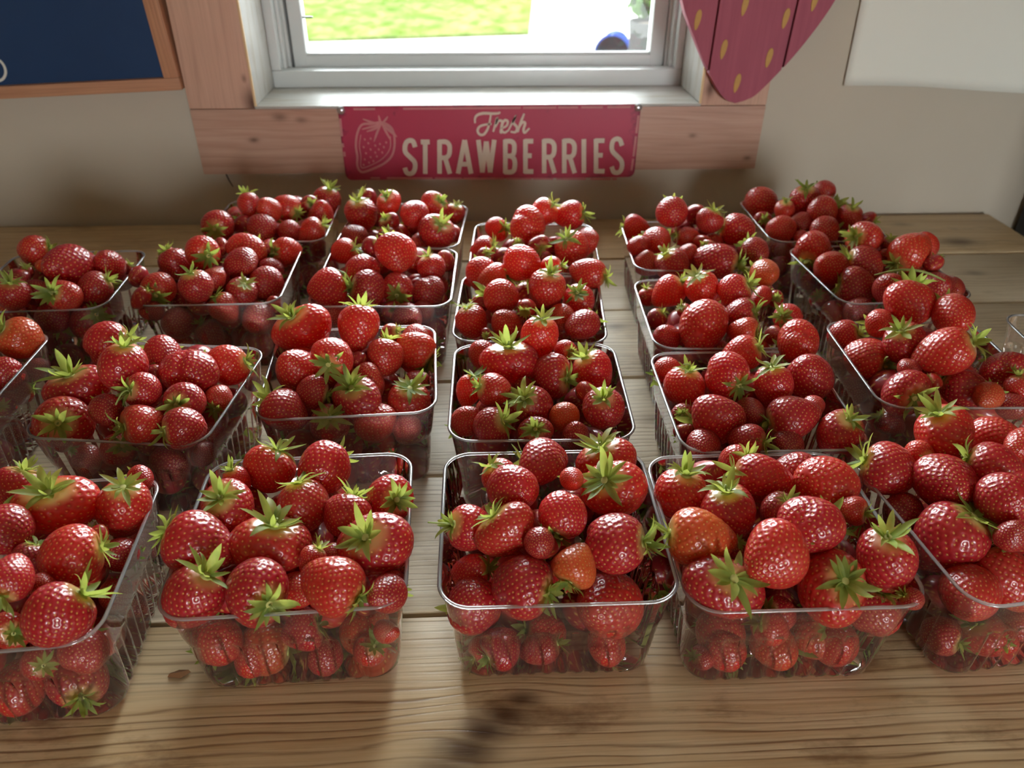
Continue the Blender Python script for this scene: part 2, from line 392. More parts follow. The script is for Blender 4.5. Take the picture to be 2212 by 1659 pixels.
# ------------------------------------------------------------------ plank table
PIT, Y0 = 0.13978, 0.89598
tab = tag(empty('plank_table', (-0.1, 0.62, FLOOR_Z)), 'long rustic plank table of worn pine holding the strawberry trays', 'table')
TX0, TX1 = -0.95, 0.7555
pl_light, pl_mid, pl_dark = srgb(230, 208, 168), srgb(206, 174, 128), srgb(118, 82, 48)
gr_light, gr_mid, gr_dark = srgb(236, 224, 198), srgb(214, 197, 166), srgb(138, 110, 78)
TXC = (TX0 + TX1) / 2
kn = {0: ((0.653 - TXC, -0.034, 0.014, 0.85), (0.605 - TXC, 0.03, 0.008, 0.4), (-0.33 - TXC, 0.01, 0.010, 0.7)),
      1: ((0.62 - TXC, 0.01, 0.007, 0.5),), 2: ((0.15 - TXC, 0.03, 0.008, 0.6),), 3: ((0.16 - TXC, 0.0, 0.008, 0.5),), 4: ((0.13 - TXC, 0.02, 0.007, 0.6),),
      5: ((0.021 - TXC, 0.0045, 0.006, 0.9), (0.011 - TXC, -0.0055, 0.008, 0.95), (-0.001 - TXC, -0.015, 0.0095, 0.95), (-0.012 - TXC, -0.026, 0.011, 0.95), (-0.023 - TXC, -0.040, 0.012, 0.9))}
for k in range(6):
    y1 = Y0 + PIT - k * PIT - 0.0018; y0 = Y0 - k * PIT + 0.0018
    grey = k in (1, 2, 3, 4)
    m = wood('worn_pine_plank_%d' % k, gr_light if grey else pl_light, gr_mid if grey else pl_mid, gr_dark if grey else pl_dark,
             seed=3.1 * k + 1.0, rough=0.42, knots=kn[k], line=0.0060, line_amt=0.75 if k == 5 else 0.5, blotch=0.6 if k == 5 else 0.35, stain=0.7 if k == 5 else 0.35, bump=0.3)
    o = board('plank', TX1 - TX0 + 0.004 * ((k * 7) % 3 - 1), y1 - y0, 0.038, m, (TXC - tab.location.x, (y0 + y1) / 2 - tab.location.y, -0.019 - FLOOR_Z - 0.0008 * (k % 2)), tab, (0, 0, 0), 0.003)
M_LEG = wood('rough_sawn_frame_timber', srgb(190, 158, 114), srgb(160, 124, 82), srgb(98, 68, 40), 9.0)
for x in (-0.86, 0.66):
    for y in (0.28, 0.96):
        box('leg', (x - 0.045, y - 0.045, FLOOR_Z), (x + 0.045, y + 0.045, -0.0385), M_LEG, tab, 0.002)
for y in (0.2155, 1.0055):
    box('apron', (-0.93, y - 0.019, -0.128), (0.74, y + 0.019, -0.0385), M_LEG, tab, 0.002)
# ------------------------------------------------------------------ things on the wall
def wp(x, y, Y): p = on_y(x, y, Y); return (p[0], p[2])
def crop(ox, oy, s): return lambda x, y: (ox + x / s, oy + y / s)
C2 = crop(700, 0, 2212 / 740)
# --- tin sign
SY = YC - 0.0055
def tin():
    M = Mat('raspberry_enamel_tin', 0.35, 0.5)
    o = M.obj(); sp = M.n('ShaderNodeSeparateXYZ', {0: o}); x, y, z = sp.outputs
    n = M.noise(o, 45.0, 6.0, 0.7)
    edge = M.math('MAXIMUM', M.ramp(M.math('ABSOLUTE', x), 0.178, 0.198), M.ramp(M.math('ABSOLUTE', z), 0.036, 0.050))
    wear = M.ramp(M.math('ADD', n, M.math('MULTIPLY', edge, 0.22)), 0.66, 0.80)
    c = M.mix(M.noise(o, 9.0, 3.0), srgb(168, 46, 76), srgb(184, 60, 88))
    c = M.mix(M.math('MULTIPLY', wear, 0.55), c, srgb(66, 20, 48))
    return M.out(c, None, n, 0.05, 0.001)
M_TIN = tin()
M_CREAM = plain('worn_cream_print', srgb(214, 200, 182), 0.5, 0.4, var=0.12, vs=70)
M_PINK = plain('faded_pink_print', srgb(196, 128, 128), 0.5, 0.4, var=0.15, vs=70)
sxa, sxb, sza, szb = -0.1726, 0.2206, 0.0640, 0.1606
sc = np.array([(sxa + sxb) / 2, (sza + szb) / 2])
sign = tag(empty('strawberry_sign', (sc[0], SY, sza)), 'raspberry red tin sign reading Fresh STRAWBERRIES screwed under the window', 'sign')
def rounded(w, h, r, n=6):
    out = []
    for cx, cz, a0 in ((w - r, h - r, 0), (-w + r, h - r, 90), (-w + r, -h + r, 180), (w - r, -h + r, 270)):
        for k in range(n + 1):
            a = math.radians(a0 + 90 * k / n); out.append((cx + r * math.cos(a), cz + r * math.sin(a)))
    return out
def slab(outline, y0, y1, bev=0.0):
    n = len(outline); c = np.mean(outline, axis=0); V = []
    sh = [tuple(c + (np.array(p) - c) * (1 - bev)) for p in outline]
    V += [(p[0], y0, p[1]) for p in sh]; V += [(p[0], y0 + (y1 - y0) * 0.35, p[1]) for p in outline]; V += [(p[0], y1, p[1]) for p in outline]
    F = [tuple(range(n))[::-1], tuple(range(2 * n, 3 * n))]
    for L in (0, n):
        for i in range(n): F.append((L + i, L + (i + 1) % n, L + n + (i + 1) % n, L + n + i))
    return V, F
hw, hh = (sxb - sxa) / 2, (szb - sza) / 2
V, F = slab(rounded(hw, hh, 0.009), -0.0012, 0.0, 0.008)
link('panel', meshdata('panel', V, F, M_TIN), sign, (0, 0.0048, hh))
LOFF = (0, 0.0036, hh)
def spt(x, y):                           # crop pixel on the sign -> local coordinates on its face
    p = wp(*C2(x, y), SY + 0.0036); return (p[0] - sc[0], p[1] - sc[1])
LET = {'S': [[(.95, .80), (.78, .96), (.5, 1), (.2, .95), (.06, .80), (.12, .64), (.5, .5), (.88, .36), (.95, .20), (.8, .05), (.5, 0), (.2, .04), (.05, .18)]],
       'T': [[(0, .95), (1, .95)], [(.5, .95), (.5, 0)]],
       'R': [[(.1, 0), (.1, 1)], [(.02, .95), (.6, .95), (.88, .86), (.93, .72), (.86, .56), (.6, .48), (.1, .48)], [(.55, .48), (.95, 0)]],
       'A': [[(.03, 0), (.5, 1), (.97, 0)], [(.22, .28), (.78, .28)]],
       'W': [[(.03, 1), (.27, .03), (.5, .95), (.73, .03), (.97, 1)]],
       'B': [[(.1, 0), (.1, 1)], [(.02, .95), (.6, .95), (.86, .86), (.88, .7), (.8, .57), (.55, .52), (.1, .52)], [(.55, .52), (.86, .43), (.94, .27), (.86, .1), (.6, .04), (.02, .04)]],
       'E': [[(.12, 0), (.12, 1)], [(.02, .95), (.98, .95)], [(.12, .52), (.8, .52)], [(.02, .05), (.98, .05)]],
       'I': [[(.5, 0), (.5, 1)]]}
BX = [(505, 605), (612, 695), (725, 830), (850, 965), (980, 1115), (1150, 1250), (1280, 1365), (1400, 1505), (1530, 1635), (1660, 1695), (1735, 1825), (1840, 1940)]
parts = []
for ch, (a, b) in zip('STRAWBERRIES', BX):
    mid = (a + b) / 2; top = 906 - (mid - 550) * 0.0075; bot = 1122 - (mid - 550) * 0.005
    sw = 0.0062
    for st in LET[ch]:
        pts = smooth_line(st, 4) if (ch == 'S' or len(st) >= 6) else st
        ins = 13
        segs = [pts[i:i + 2] for i in range(len(pts) - 1)] if ch in 'AW' else [pts]
        for sg in segs: parts.append(ribbon([spt(a + ins + (b - a - 2 * ins) * u, bot - (bot - top) * v) for u, v in sg], sw, 0.0007))
link('lettering', meshdata('lettering', *merge(parts), M_CREAM), sign, LOFF)
FR = [[(975, 795), (975, 765), (990, 742), (1030, 731), (1095, 733), (1128, 730), (1136, 722)], [(1078, 735), (1068, 790), (1055, 835), (1030, 868), (1003, 866), (992, 842), (1006, 816), (1046, 803), (1082, 800)],
      [(1092, 850), (1118, 765), (1112, 800)], [(1106, 820), (1128, 780), (1152, 790), (1140, 850), (1150, 856)],
      [(1148, 828), (1178, 812), (1186, 784), (1168, 776), (1150, 800), (1146, 838), (1164, 856), (1190, 842)],
      [(1190, 842), (1236, 752), (1222, 790), (1246, 822), (1236, 852), (1204, 850)], [(1292, 733), (1270, 790), (1250, 853)], [(1258, 825), (1282, 790), (1298, 796), (1288, 836), (1296, 856), (1326, 828)]]
parts = [ribbon([spt(*q) for q in smooth_line(st, 5)], [0.0022 + 0.0012 * math.sin(math.pi * i / (5 * (len(st) - 1))) for i in range(5 * (len(st) - 1) + 1)], 0.0005) for st in FR]
link('script_lettering', meshdata('script_lettering', *merge(parts), M_CREAM), sign, LOFF)
parts = []
body = smooth_line([(300, 800), (245, 805), (215, 860), (205, 940), (215, 1010), (215, 1070), (240, 1110), (290, 1100), (380, 1060), (435, 1010), (455, 940), (450, 860), (425, 815), (370, 790), (300, 800)], 4)
parts.append(ribbon([spt(*q) for q in body], 0.0028, 0.0004))
inner = smooth_line([(238, 870), (228, 940), (238, 1010), (238, 1075), (270, 1080), (370, 1030), (425, 960), (428, 880)], 4)
parts.append(ribbon([spt(*q) for q in inner], 0.0012, 0.0004))
for lf in ([(370, 800), (310, 790), (250, 768)], [(370, 800), (320, 815), (245, 835)], [(370, 800), (345, 850), (322, 915)], [(372, 800), (400, 850), (430, 905)], [(372, 798), (420, 820), (470, 885)], [(370, 800), (360, 775), (352, 745)], [(372, 798), (395, 775), (412, 752)], [(368, 803), (330, 830), (275, 850)], [(372, 800), (415, 838), (450, 870)]):
    sl = smooth_line(lf, 4); parts.append(ribbon([spt(*q) for q in sl], [0.0008 + 0.0022 * math.sin(math.pi * (i + .5) / len(sl)) for i in range(len(sl))], 0.0004))
rs = random.Random(4)
for (x, y) in [(262, 900), (300, 895), (285, 925), (255, 950), (330, 940), (300, 965), (360, 930), (385, 950), (270, 990), (330, 985), (375, 985), (262, 1030), (300, 1015), (340, 1010), (400, 920), (290, 1050), (255, 1065), (352, 965), (318, 1040)]:
    parts.append(ribbon([spt(x - 3, y - 7), spt(x + 1, y), spt(x + 4, y + 7)], [0.0008, 0.0026, 0.0008], 0.0004))
link('strawberry_emblem', meshdata('strawberry_emblem', *merge(parts), M_PINK), sign, LOFF)
parts = []
for a, b in ((190, 330), (510, 1270), (1285, 1500), (1510, 1640), (1660, 1800), (1830, 1980)): parts.append(ribbon([spt(a, 702 - (a - 500) * .008), spt(b, 702 - (b - 500) * .008)], 0.0026, 0.0004))
for a, b in ((300, 360), (405, 700), (715, 890), (900, 1160), (1175, 1340), (1350, 1480), (1500, 1690), (1720, 1850), (1860, 1890)): parts.append(ribbon([spt(a, 1150 + (a - 300) * .004), spt(b, 1150 + (b - 300) * .004)], 0.0026, 0.0004))
for (xa, ya, xb, yb) in ((104, 765, 116, 880), (120, 925, 124, 950), (130, 980, 134, 1010), (2030, 745, 2016, 860), (2014, 880, 1998, 1010), (1996, 1025, 1985, 1100)): parts.append(ribbon([spt(xa, ya), spt(xb, yb)], 0.0028, 0.0004))
for v_, f_ in parts: link('border_line', meshdata('border_line', v_, f_, M_PINK), sign, LOFF)
M_SCREW = plain('zinc_screw', srgb(214, 216, 222), 0.28, 0.6, 0.9)
def dome(r, h, n=16, m=5):
    V = [(0, -h, 0)]; F = []
    for j in range(1, m + 1):
        a = math.pi / 2 * j / m
        for i in range(n): w = 2 * math.pi * i / n; V.append((r * math.sin(a) * math.cos(w), -h * math.cos(a), r * math.sin(a) * math.sin(w)))
    for i in range(n): F.append((0, 1 + i, 1 + (i + 1) % n))
    for j in range(m - 1):
        for i in range(n): a = 1 + j * n; F.append((a + i, a + n + i, a + n + (i + 1) % n, a + (i + 1) % n))
    return V, F
sm = meshdata('screw', *dome(0.0052, 0.0035), M_SCREW, True)
for px in ((736, 240), (1379.5, 234)):
    p = wp(*px, SY); link('screw', sm, sign, (p[0] - sc[0], 0.0036, p[1] - sza))

# --- wooden strawberry wall decoration, made of vertical boards
HY = YC - 0.006
def heart_mat():
    M = Mat('dusky_red_painted_boards', 0.6, 0.3)
    o = M.obj(); n = M.noise(M.scaled(o, (160, 20, 9)), 1.0, 5.0, 0.6)
    c = M.mix(n, srgb(146, 66, 86), srgb(180, 94, 110))
    return M.out(c, None, n, 0.2, 0.001)
M_HEART = heart_mat(); M_SEEDP = plain('ochre_painted_seed', srgb(196, 152, 84), 0.6, 0.3, var=0.15, vs=120)
prof_l = smooth_line([(0.262, 0.40), (0.244, 0.34), (0.2552, 0.284), (0.2821, 0.232), (0.3093, 0.188), (0.326, 0.1695), (0.3405, 0.1637)], 6)
prof_r = smooth_line([(0.3405, 0.1637), (0.355, 0.1680), (0.3713, 0.1791), (0.4099, 0.2262), (0.4436, 0.2839), (0.458, 0.34), (0.447, 0.40)], 6)
outline = [np.array(p) for p in prof_l + prof_r[1:]] + [np.array(p) for p in smooth_line([(0.447, 0.40), (0.41, 0.435), (0.352, 0.445), (0.295, 0.435), (0.262, 0.40)], 5)[1:-1]]
def clip(poly, n, d):                     # keep n.p >= d
    out = []
    for i in range(len(poly)):
        a, b = poly[i], poly[(i + 1) % len(poly)]; da, db = a @ n - d, b @ n - d
        if da >= 0: out.append(a)
        if da * db < 0: out.append(a + (b - a) * da / (da - db))
    return out
dec = tag(empty('wooden_strawberry', (0.348, HY, 0.1637)), 'dark red wooden strawberry decoration with painted ochre seeds hanging beside the window', 'decoration')
s1a, s1b = np.array(wp(1548.7, 0, HY)), np.array(wp(1526.6, 147, HY)); s2a, s2b = np.array(wp(1717.5, 0, HY)), np.array(wp(1684.5, 147, HY))
def half(a, b):
    t = (a - b) / np.linalg.norm(a - b); n = np.array([t[1], -t[0]]); return n, a @ n
n1, d1 = half(s1a, s1b); n2, d2 = half(s2a, s2b); gp = 0.0009
base = np.array([0.348, 0.1637])
for poly in (clip(outline, -n1, -d1 + gp), clip(clip(outline, n1, d1 + gp), -n2, -d2 + gp), clip(outline, n2, d2 + gp)):
    V, F = slab([tuple(p - base) for p in poly][::-1], -0.010, 0.004, 0.012)
    F = [tuple(reversed(f)) for f in F]
    link('board', meshdata('board', V, F, M_HEART), dec)
n_ = 14
sv, sf = slab([(0.0037 * math.cos(2 * math.pi * i / n_) * (1 + .25 * math.sin(2 * math.pi * i / n_)), 0.0118 * math.sin(2 * math.pi * i / n_)) for i in range(n_)], -0.0007, 0.0, 0.05)
smesh = meshdata('painted_seed', sv, sf, M_SEEDP)
for (x, y) in ((1507, 43), (1609, 12), (1697, 40), (1760, 2), (1563, 107), (1661, 125), (1592, 180), (1535, -45), (1655, -50), (1745, -70)):
    p = wp(x, y, HY - 0.01); link('painted_seed', smesh, dec, (p[0] - base[0], -0.010, p[1] - base[1]), (0, math.radians(7), 0))
M_FELT = plain('green_painted_wood', srgb(70, 100, 52), 0.6)
for k in range(5):                       # leaves at the top, above the frame of the picture
    a = math.radians(-64 + 32 * k); c_ = np.array([0.0, 0.262]); d_ = np.array([math.sin(a), -abs(math.cos(a)) * 0.8 + 0.15])
    w_ = np.array([d_[1], -d_[0]])
    V, F = slab([tuple(c_ + d_ * t * 0.085 + w_ * s * 0.022 * math.sin(math.pi * min(1, t + .15))) for t, s in ((0, 1), (.3, 1), (.6, 1), (.85, .6), (1, 0), (.85, -.6), (.6, -1), (.3, -1), (0, -1))], -0.016, -0.0102)
    link('leaf', meshdata('leaf', V, F, M_FELT), dec)

# --- chalkboard
CBY = YW - 0.02
cb = tag(empty('chalkboard', (-0.3623, CBY, 0.1825)), 'dark blue chalkboard in a narrow wooden frame hanging left askew beside the window casing', 'chalkboard')
cb['label'] = 'dark blue chalkboard in a narrow wooden frame, hung slightly askew beside the window casing'
cb.rotation_euler = (0, math.radians(-2.45), 0)
M_CBF = wood('chalkboard_frame_wood', srgb(206, 154, 118), srgb(174, 122, 92), srgb(126, 82, 62), 12.0, 0.5, line=0.006, line_amt=0.3)
def slate():
    M = Mat('navy_slate', 0.55, 0.3)
    o = M.obj(); n = M.noise(M.scaled(o, (3, 3, 3)), 1.0, 5.0, 0.6)
    return M.out(M.mix(n, srgb(24, 48, 82), srgb(44, 74, 114)), None, M.noise(o, 200.0, 3.0), 0.05, 0.001)
CW, CHh, FW = 0.62, 0.46, 0.0185
box_l = lambda n, lo, hi, m, b=0.0: link(n, box_mesh(n, np.array(hi) - np.array(lo), m, b), cb, tuple((np.array(lo) + np.array(hi)) / 2))
box_l('slate_panel', (-CW + 0.01, 0.004, 0.01), (-0.01, 0.012, CHh - 0.01), slate())
RB = 0.0145                                # bottom rail
for nm, L, w_, p, r in (('frame_rail', CW, RB, (-CW / 2, 0.006, RB / 2), False), ('frame_rail', CW, FW, (-CW / 2, 0.006, CHh - FW / 2), False), ('frame_stile', CHh - FW - RB - 0.0004, FW, (-FW / 2, 0.006, (CHh - FW + RB) / 2), True), ('frame_stile', CHh - FW - RB - 0.0004, FW, (-CW + FW / 2, 0.006, (CHh - FW + RB) / 2), True)):
    b_ = board(nm, L, w_, 0.024, M_CBF, p, cb, bevel=0.0008)
    b_.rotation_euler = Matrix(((0, -1, 0), (0, 0, -1), (1, 0, 0))).to_euler() if r else Matrix(((1, 0, 0), (0, 0, -1), (0, 1, 0))).to_euler()
M_CHALK = plain('white_chalk', srgb(226, 224, 214), 0.9, 0.1, var=0.1, vs=300)
ch = [np.array(wp(x, y, CBY)) - np.array([-0.3623, 0.1825]) for x, y in ((-26, 128), (-8, 130), (4, 141), (9, 156), (6, 168), (-2, 175), (-16, 177), (-30, 170))]
ca_, sa_ = math.cos(math.radians(2.45)), math.sin(math.radians(2.45)); Rm = np.array([[ca_, sa_], [-sa_, ca_]])
V, F = ribbon(smooth_line([Rm @ c_ for c_ in ch], 5), 0.0030, 0.0005)
link('chalk_stroke', meshdata('chalk_stroke', V, F, M_CHALK), cb, (0, 0.004, 0))

# --- sheet of white paper, lower corner lifting off the wall
def paper():
    M = Mat('off_white_paper', 0.85, 0.15, srgb(238, 238, 226)); return M.m
A_, B_, D_ = np.array([0.4937, 0.1785]), np.array([0.7392, 0.1728]), np.array([0.4865, 0.46])
NU, NV = 20, 20; V = []; F = []
for j in range(NV + 1):
    for i in range(NU + 1):
        u, v = i / NU, j / NV
        p = A_ + (B_ - A_) * u + (D_ - A_) * v + np.array([0, 0.0012 * math.sin(u * 5) * (1 - v)])
        lift = 0.0025 + 0.020 * max(0, u) ** 2 * (1 - v) ** 2 + 0.0010 * math.sin(7 * u + 2) * (1 - v)
        V.append((p[0] - 0.6, -lift, p[1] - 0.1728))
for j in range(NV):
    for i in range(NU): a = j * (NU + 1) + i; F.append((a, a + 1, a + NU + 2, a + NU + 1))
pm = meshdata('paper_sheet', V, F, paper(), True)
pp_ = tag(link('paper_sheet', pm, None, (0.6, YW - 0.0012, 0.1728)), 'blank off-white paper sheet pinned on the wall with its lower corner lifting', 'paper')
md = pp_.modifiers.new('thickness', 'SOLIDIFY'); md.thickness = 0.0003

# --- small nail under the casing
V, F = tube([(0, 0, 0), (0.0035, -0.004, -0.007), (0.008, -0.006, -0.0155)], [0.0009, 0.0009, 0.0007], 6)
p = wp(488, 377, YW - 0.002)
tag(link('nail', meshdata('nail', V, F, plain('rusty_nail', srgb(70, 52, 44), 0.6)), None, (p[0], YW - 0.001, p[1])), 'small bent dark nail in the wall under the window casing', 'nail')

# --- tall dark cabinet past the table's end
M_BLK = plain('matt_black_cabinet', srgb(34, 36, 38), 0.45, 0.4, var=0.1, vs=20)
cab = tag(empty('dark_cabinet', (1.05, 0.80, FLOOR_Z)), 'tall matt black cabinet standing past the end of the plank table', 'cabinet')
box('body', (0.802, 0.58, FLOOR_Z + 0.03), (1.30, 1.036, 0.75), M_BLK, cab, 0.006)
box('door', (0.806, 0.562, FLOOR_Z + 0.05), (1.296, 0.579, 0.74), M_BLK, cab, 0.004)
box('plinth', (0.82, 0.60, FLOOR_Z), (1.28, 1.02, FLOOR_Z + 0.03), M_BLK, cab)
V, F = tube([(0.84, 0.562, 0.0), (0.84, 0.54, 0.01), (0.84, 0.54, 0.16), (0.84, 0.562, 0.17)], 0.006, 8)
link('handle', meshdata('handle', [(v[0] - 1.05, v[1] - 0.80, v[2] - FLOOR_Z) for v in V], F, M_SCREW), cab)

# --- outside: blue bucket lying on its side, big wrapped pot with a leafy plant
M_BLUE = plain('blue_plastic', (0.006, 0.014, 0.060, 1), 0.9, 0.0)
M_INSIDE = plain('grey_blue_bucket_inside', (0.010, 0.011, 0.018, 1), 0.9, 0.0)
by_ = 3.0
while on_y(1322, 118, by_)[2] - GZ > 40.0 * project(on_y(1322, 118, by_))[2] / FPX: by_ += 0.02   # it rests on the gravel
bp = on_y(1322, 118, by_); bc = np.array([bp[0], by_, GZ])
R_ = 40.0 * project(bp)[2] / FPX
bk = tag(empty('bucket', tuple(bc), -math.atan2(bc[0], bc[1]) - 0.06), 'blue bucket lying on its side on the gravel outside the window', 'bucket')
V = []; F = []; n = 28
prof = [(-0.012, R_ * 0.80), (0.0, R_ * 0.90), (0.0, R_), (0.02, R_ * 1.0), (0.022, R_ * 0.95), (0.42, R_ * 0.80), (0.42, 0.0)]
inn = [(0.0, R_ * 0.90), (0.40, R_ * 0.76), (0.40, 0.0)]
def lathe_y(pr):
    V = []; F = []
    for y, r in pr:
        for i in range(n): w = 2 * math.pi * i / n; V.append((r * math.cos(w), y, R_ + r * math.sin(w)))
    for j in range(len(pr) - 1):
        for i in range(n): F.append((j * n + i, j * n + (i + 1) % n, (j + 1) * n + (i + 1) % n, (j + 1) * n + i))
    return V, F
link('shell', meshdata('shell', *lathe_y(prof[1:]), M_BLUE, True), bk)
link('lining', meshdata('lining', *lathe_y(inn), M_INSIDE, True), bk)
pot = on_z(1405, 175, GZ); py_ = 5.2
pc = on_y(1405, 90, py_)
def crossx(x, y): return on_y(x, y, py_)
rt = (crossx(1410, 45)[0] - crossx(1361, 45)[0]); ztop = crossx(1385, 44)[2]
pt = tag(empty('wrapped_pot', (crossx(1361, 45)[0] + rt * 1.12, py_, GZ)), 'big flower pot in crinkled pale wrap with a leafy green plant outside the window', 'plant pot')
hgt = ztop - GZ; n = 40; V = []; F = []
rs = random.Random(8)
rows = 14
for j in range(rows + 1):
    t = j / rows
    for i in range(n):
        w = 2 * math.pi * i / n
        r = rt * 1.12 * (0.78 + 0.22 * t) * (1 + 0.03 * math.sin(9 * w + 6 * t) * math.sin(14 * t + 3 * math.sin(w)))
        V.append((r * math.cos(w), r * math.sin(w), hgt * t))
for j in range(rows):
    for i in range(n): F.append((j * n + i, j * n + (i + 1) % n, (j + 1) * n + (i + 1) % n, (j + 1) * n + i))
F.append(tuple(range(n))[::-1])
link('wrapped_body', meshdata('wrapped_body', V, F, plain('grey_plastic_wrap', (0.028, 0.028, 0.027, 1), 0.9, 0.0, var=0.1, vs=9), True), pt)
V = [(rt * 1.08 * math.cos(2 * math.pi * i / n), rt * 1.08 * math.sin(2 * math.pi * i / n), hgt - 0.03) for i in range(n)]
link('soil', meshdata('soil', V, [tuple(range(n))], plain('potting_soil', srgb(70, 54, 40), 0.95)), pt)
V = []; F = []
for k in range(420):
    a = rs.uniform(0, 2 * math.pi); e = rs.uniform(0.15, 1.35); R0 = rs.uniform(0.45, 1.0) * rt * 1.35
    c_ = np.array([R0 * math.cos(a) * math.cos(e), R0 * math.sin(a) * math.cos(e), hgt + 0.02 + R0 * math.sin(e) * 1.1])
    d_ = np.array([rs.gauss(0, 1), rs.gauss(0, 1), rs.gauss(0.3, 1)]); d_ /= np.linalg.norm(d_)
    s_ = np.cross(d_, [rs.gauss(0, 1), rs.gauss(0, 1), rs.gauss(0, 1)]); s_ /= np.linalg.norm(s_); l_ = rs.uniform(0.05, 0.09); o_ = len(V)
    m_ = np.cross(d_, s_) * 0.012
    V += [c_ - d_ * l_ / 2, c_ + s_ * l_ * 0.3 + m_, c_ + d_ * l_ / 2, c_ - s_ * l_ * 0.3 + m_, c_]; F += [(o_, o_ + 1, o_ + 4), (o_ + 1, o_ + 2, o_ + 4), (o_ + 2, o_ + 3, o_ + 4), (o_ + 3, o_, o_ + 4)]
fo = link('foliage', meshdata('foliage', V, F, plain('leafy_green', (0.018, 0.038, 0.007, 1), 0.9, 0.0, var=0.3, vs=12)), pt)
fo['kind'] = 'stuff'
# ------------------------------------------------------------------ clear berry trays
RIM_H, RIM_S = 0.0752, 0.0658
M_PET = thin_clear('clear_pet_plastic', (0.985, 0.985, 0.98, 1), 0.03, (0.85, 0.85, 0.83, 1), gain=1.5, rough=0.04)
M_RIM = thin_clear('clear_pet_rim', (0.96, 0.96, 0.96, 1), 0.30, (0.95, 0.95, 0.95, 1), gain=2.0, rough=0.12)
NS, NC, NRIB = 76, 8, 9
def perimeter():
    out = []                              # (corner-sign x, corner-sign y, straight param or None, angle)
    for side in range(4):
        a0 = math.radians(-90 + 90 * side)
        for k in range(NS): out.append((side, -1 + 2 * (k + 0.5) / NS, None))
        for k in range(NC): out.append((side, None, a0 + math.pi / 2 * (k + 0.5) / NC))
    return out
PER = perimeter()
def ring_pts(half, rc, inset=None):
    pts = []
    dirs = [((0, -1), (1, 0)), ((1, 0), (0, 1)), ((0, 1), (-1, 0)), ((-1, 0), (0, -1))]
    for side, u, ang in PER:
        nrm, tan = np.array(dirs[side][0], float), np.array(dirs[side][1], float)
        if u is not None:
            p = nrm * half + tan * u * (half - rc)
            if inset: p = p - nrm * inset(u)
        else:
            c = (nrm + tan) * (half - rc); p = c + rc * np.array([math.cos(ang), math.sin(ang)])
        pts.append(p)
    return pts
def rib(amp):
    def f(u):
        e = 1.0 if abs(u) < 0.93 else 0.0
        return amp * e * (0.5 + 0.5 * math.tanh(3.0 * math.sin(math.pi * NRIB * (u + 1) - math.pi / 2)))
    return f
rows = [(0.0748, .0656, .0170, 0), (.0700, .0650, .0168, 0), (.0600, .0638, .0165, 0), (.0510, .0628, .016, 0), (.0465, .0622, .016, 0), (.0450, .0616, .0155, .0008), (.0435, .0612, .0155, .0022),
        (.0300, .0602, .0155, .0024), (.0150, .0590, .0155, .0024), (.0060, .0580, .0150, .0022), (.0024, .0566, .0145, .0014), (.0008, .0540, .0135, .0003), (.0010, .036, .009, 0), (.0010, .012, .004, 0)]
V = []; F = []; n = len(PER)
for z, h, rc, amp in rows:
    V += [(p[0], p[1], z) for p in ring_pts(h, rc, rib(amp) if amp else None)]
for j in range(len(rows) - 1):
    for i in range(n): F.append((j * n + i, (j + 1) * n + i, (j + 1) * n + (i + 1) % n, j * n + (i + 1) % n))
F.append(tuple(range((len(rows) - 1) * n, len(rows) * n))[::-1])
TRAY_BODY = meshdata('tray_body', V, F, M_PET, True)
V = []; F = []; sec = [(0.0000, -0.0008), (0.0011, -0.0006), (0.0017, 0.0003), (0.0011, 0.0009), (0.0000, 0.0010), (-0.0008, 0.0005), (-0.0008, -0.0005)]
base_ring = ring_pts(RIM_S, 0.0172)
keep = [i for i, (s, u, a) in enumerate(PER) if a is not None or i % 8 == 0]
nk = len(keep)
for i in keep:
    s, u, a = PER[i]
    nrm = np.array([(0, -1), (1, 0), (0, 1), (-1, 0)][s], float) if a is None else np.array([math.cos(a), math.sin(a)])
    for dr, dz in sec: p = base_ring[i] + nrm * dr; V.append((p[0], p[1], RIM_H + dz))
m_ = len(sec)
for i in range(nk):
    for k in range(m_): F.append((i * m_ + k, ((i + 1) % nk) * m_ + k, ((i + 1) % nk) * m_ + (k + 1) % m_, i * m_ + (k + 1) % m_))
TRAY_RIM = meshdata('tray_rim', V, F, M_RIM, True)
TRAYS = {  # centre x, centre y, yaw in degrees
 'A': (-0.2690, 0.3235, 3.8), 'B': (-0.1105, 0.3426, 1.8), 'C': (0.0424, 0.3416, -0.4), 'D': (0.1776, 0.3325, -0.4), 'E': (0.3235, 0.3350, 6.0),
 'F0': (-0.4291, 0.5227, 0.8), 'F': (-0.2490, 0.4980, -7.1), 'G': (-0.1005, 0.5216, 2.5), 'H': (0.0459, 0.4870, -1.5), 'I': (0.2069, 0.4680, -0.7), 'J': (0.3703, 0.5129, -2.7), 'K': (0.5352, 0.5182, -5.2),
 'L': (-0.4081, 0.6975, 1.7), 'M': (-0.2500, 0.7040, 0.0), 'N': (-0.0877, 0.6940, -2.4), 'O': (0.0491, 0.6228, -4.4), 'P': (0.2178, 0.6059, -1.9), 'Q': (0.4025, 0.6843, 3.7),
 'R': (-0.2297, 0.8503, -0.5), 'S': (-0.0791, 0.8300, -5.3), 'T': (0.0630, 0.7605, -3.8), 'U': (0.2306, 0.7594, -2.5), 'V': (0.3907, 0.8286, -0.2)}
ROWS = [('ABCDE', 'front-row', 'in the front row along the table edge')]
ROWN = {}
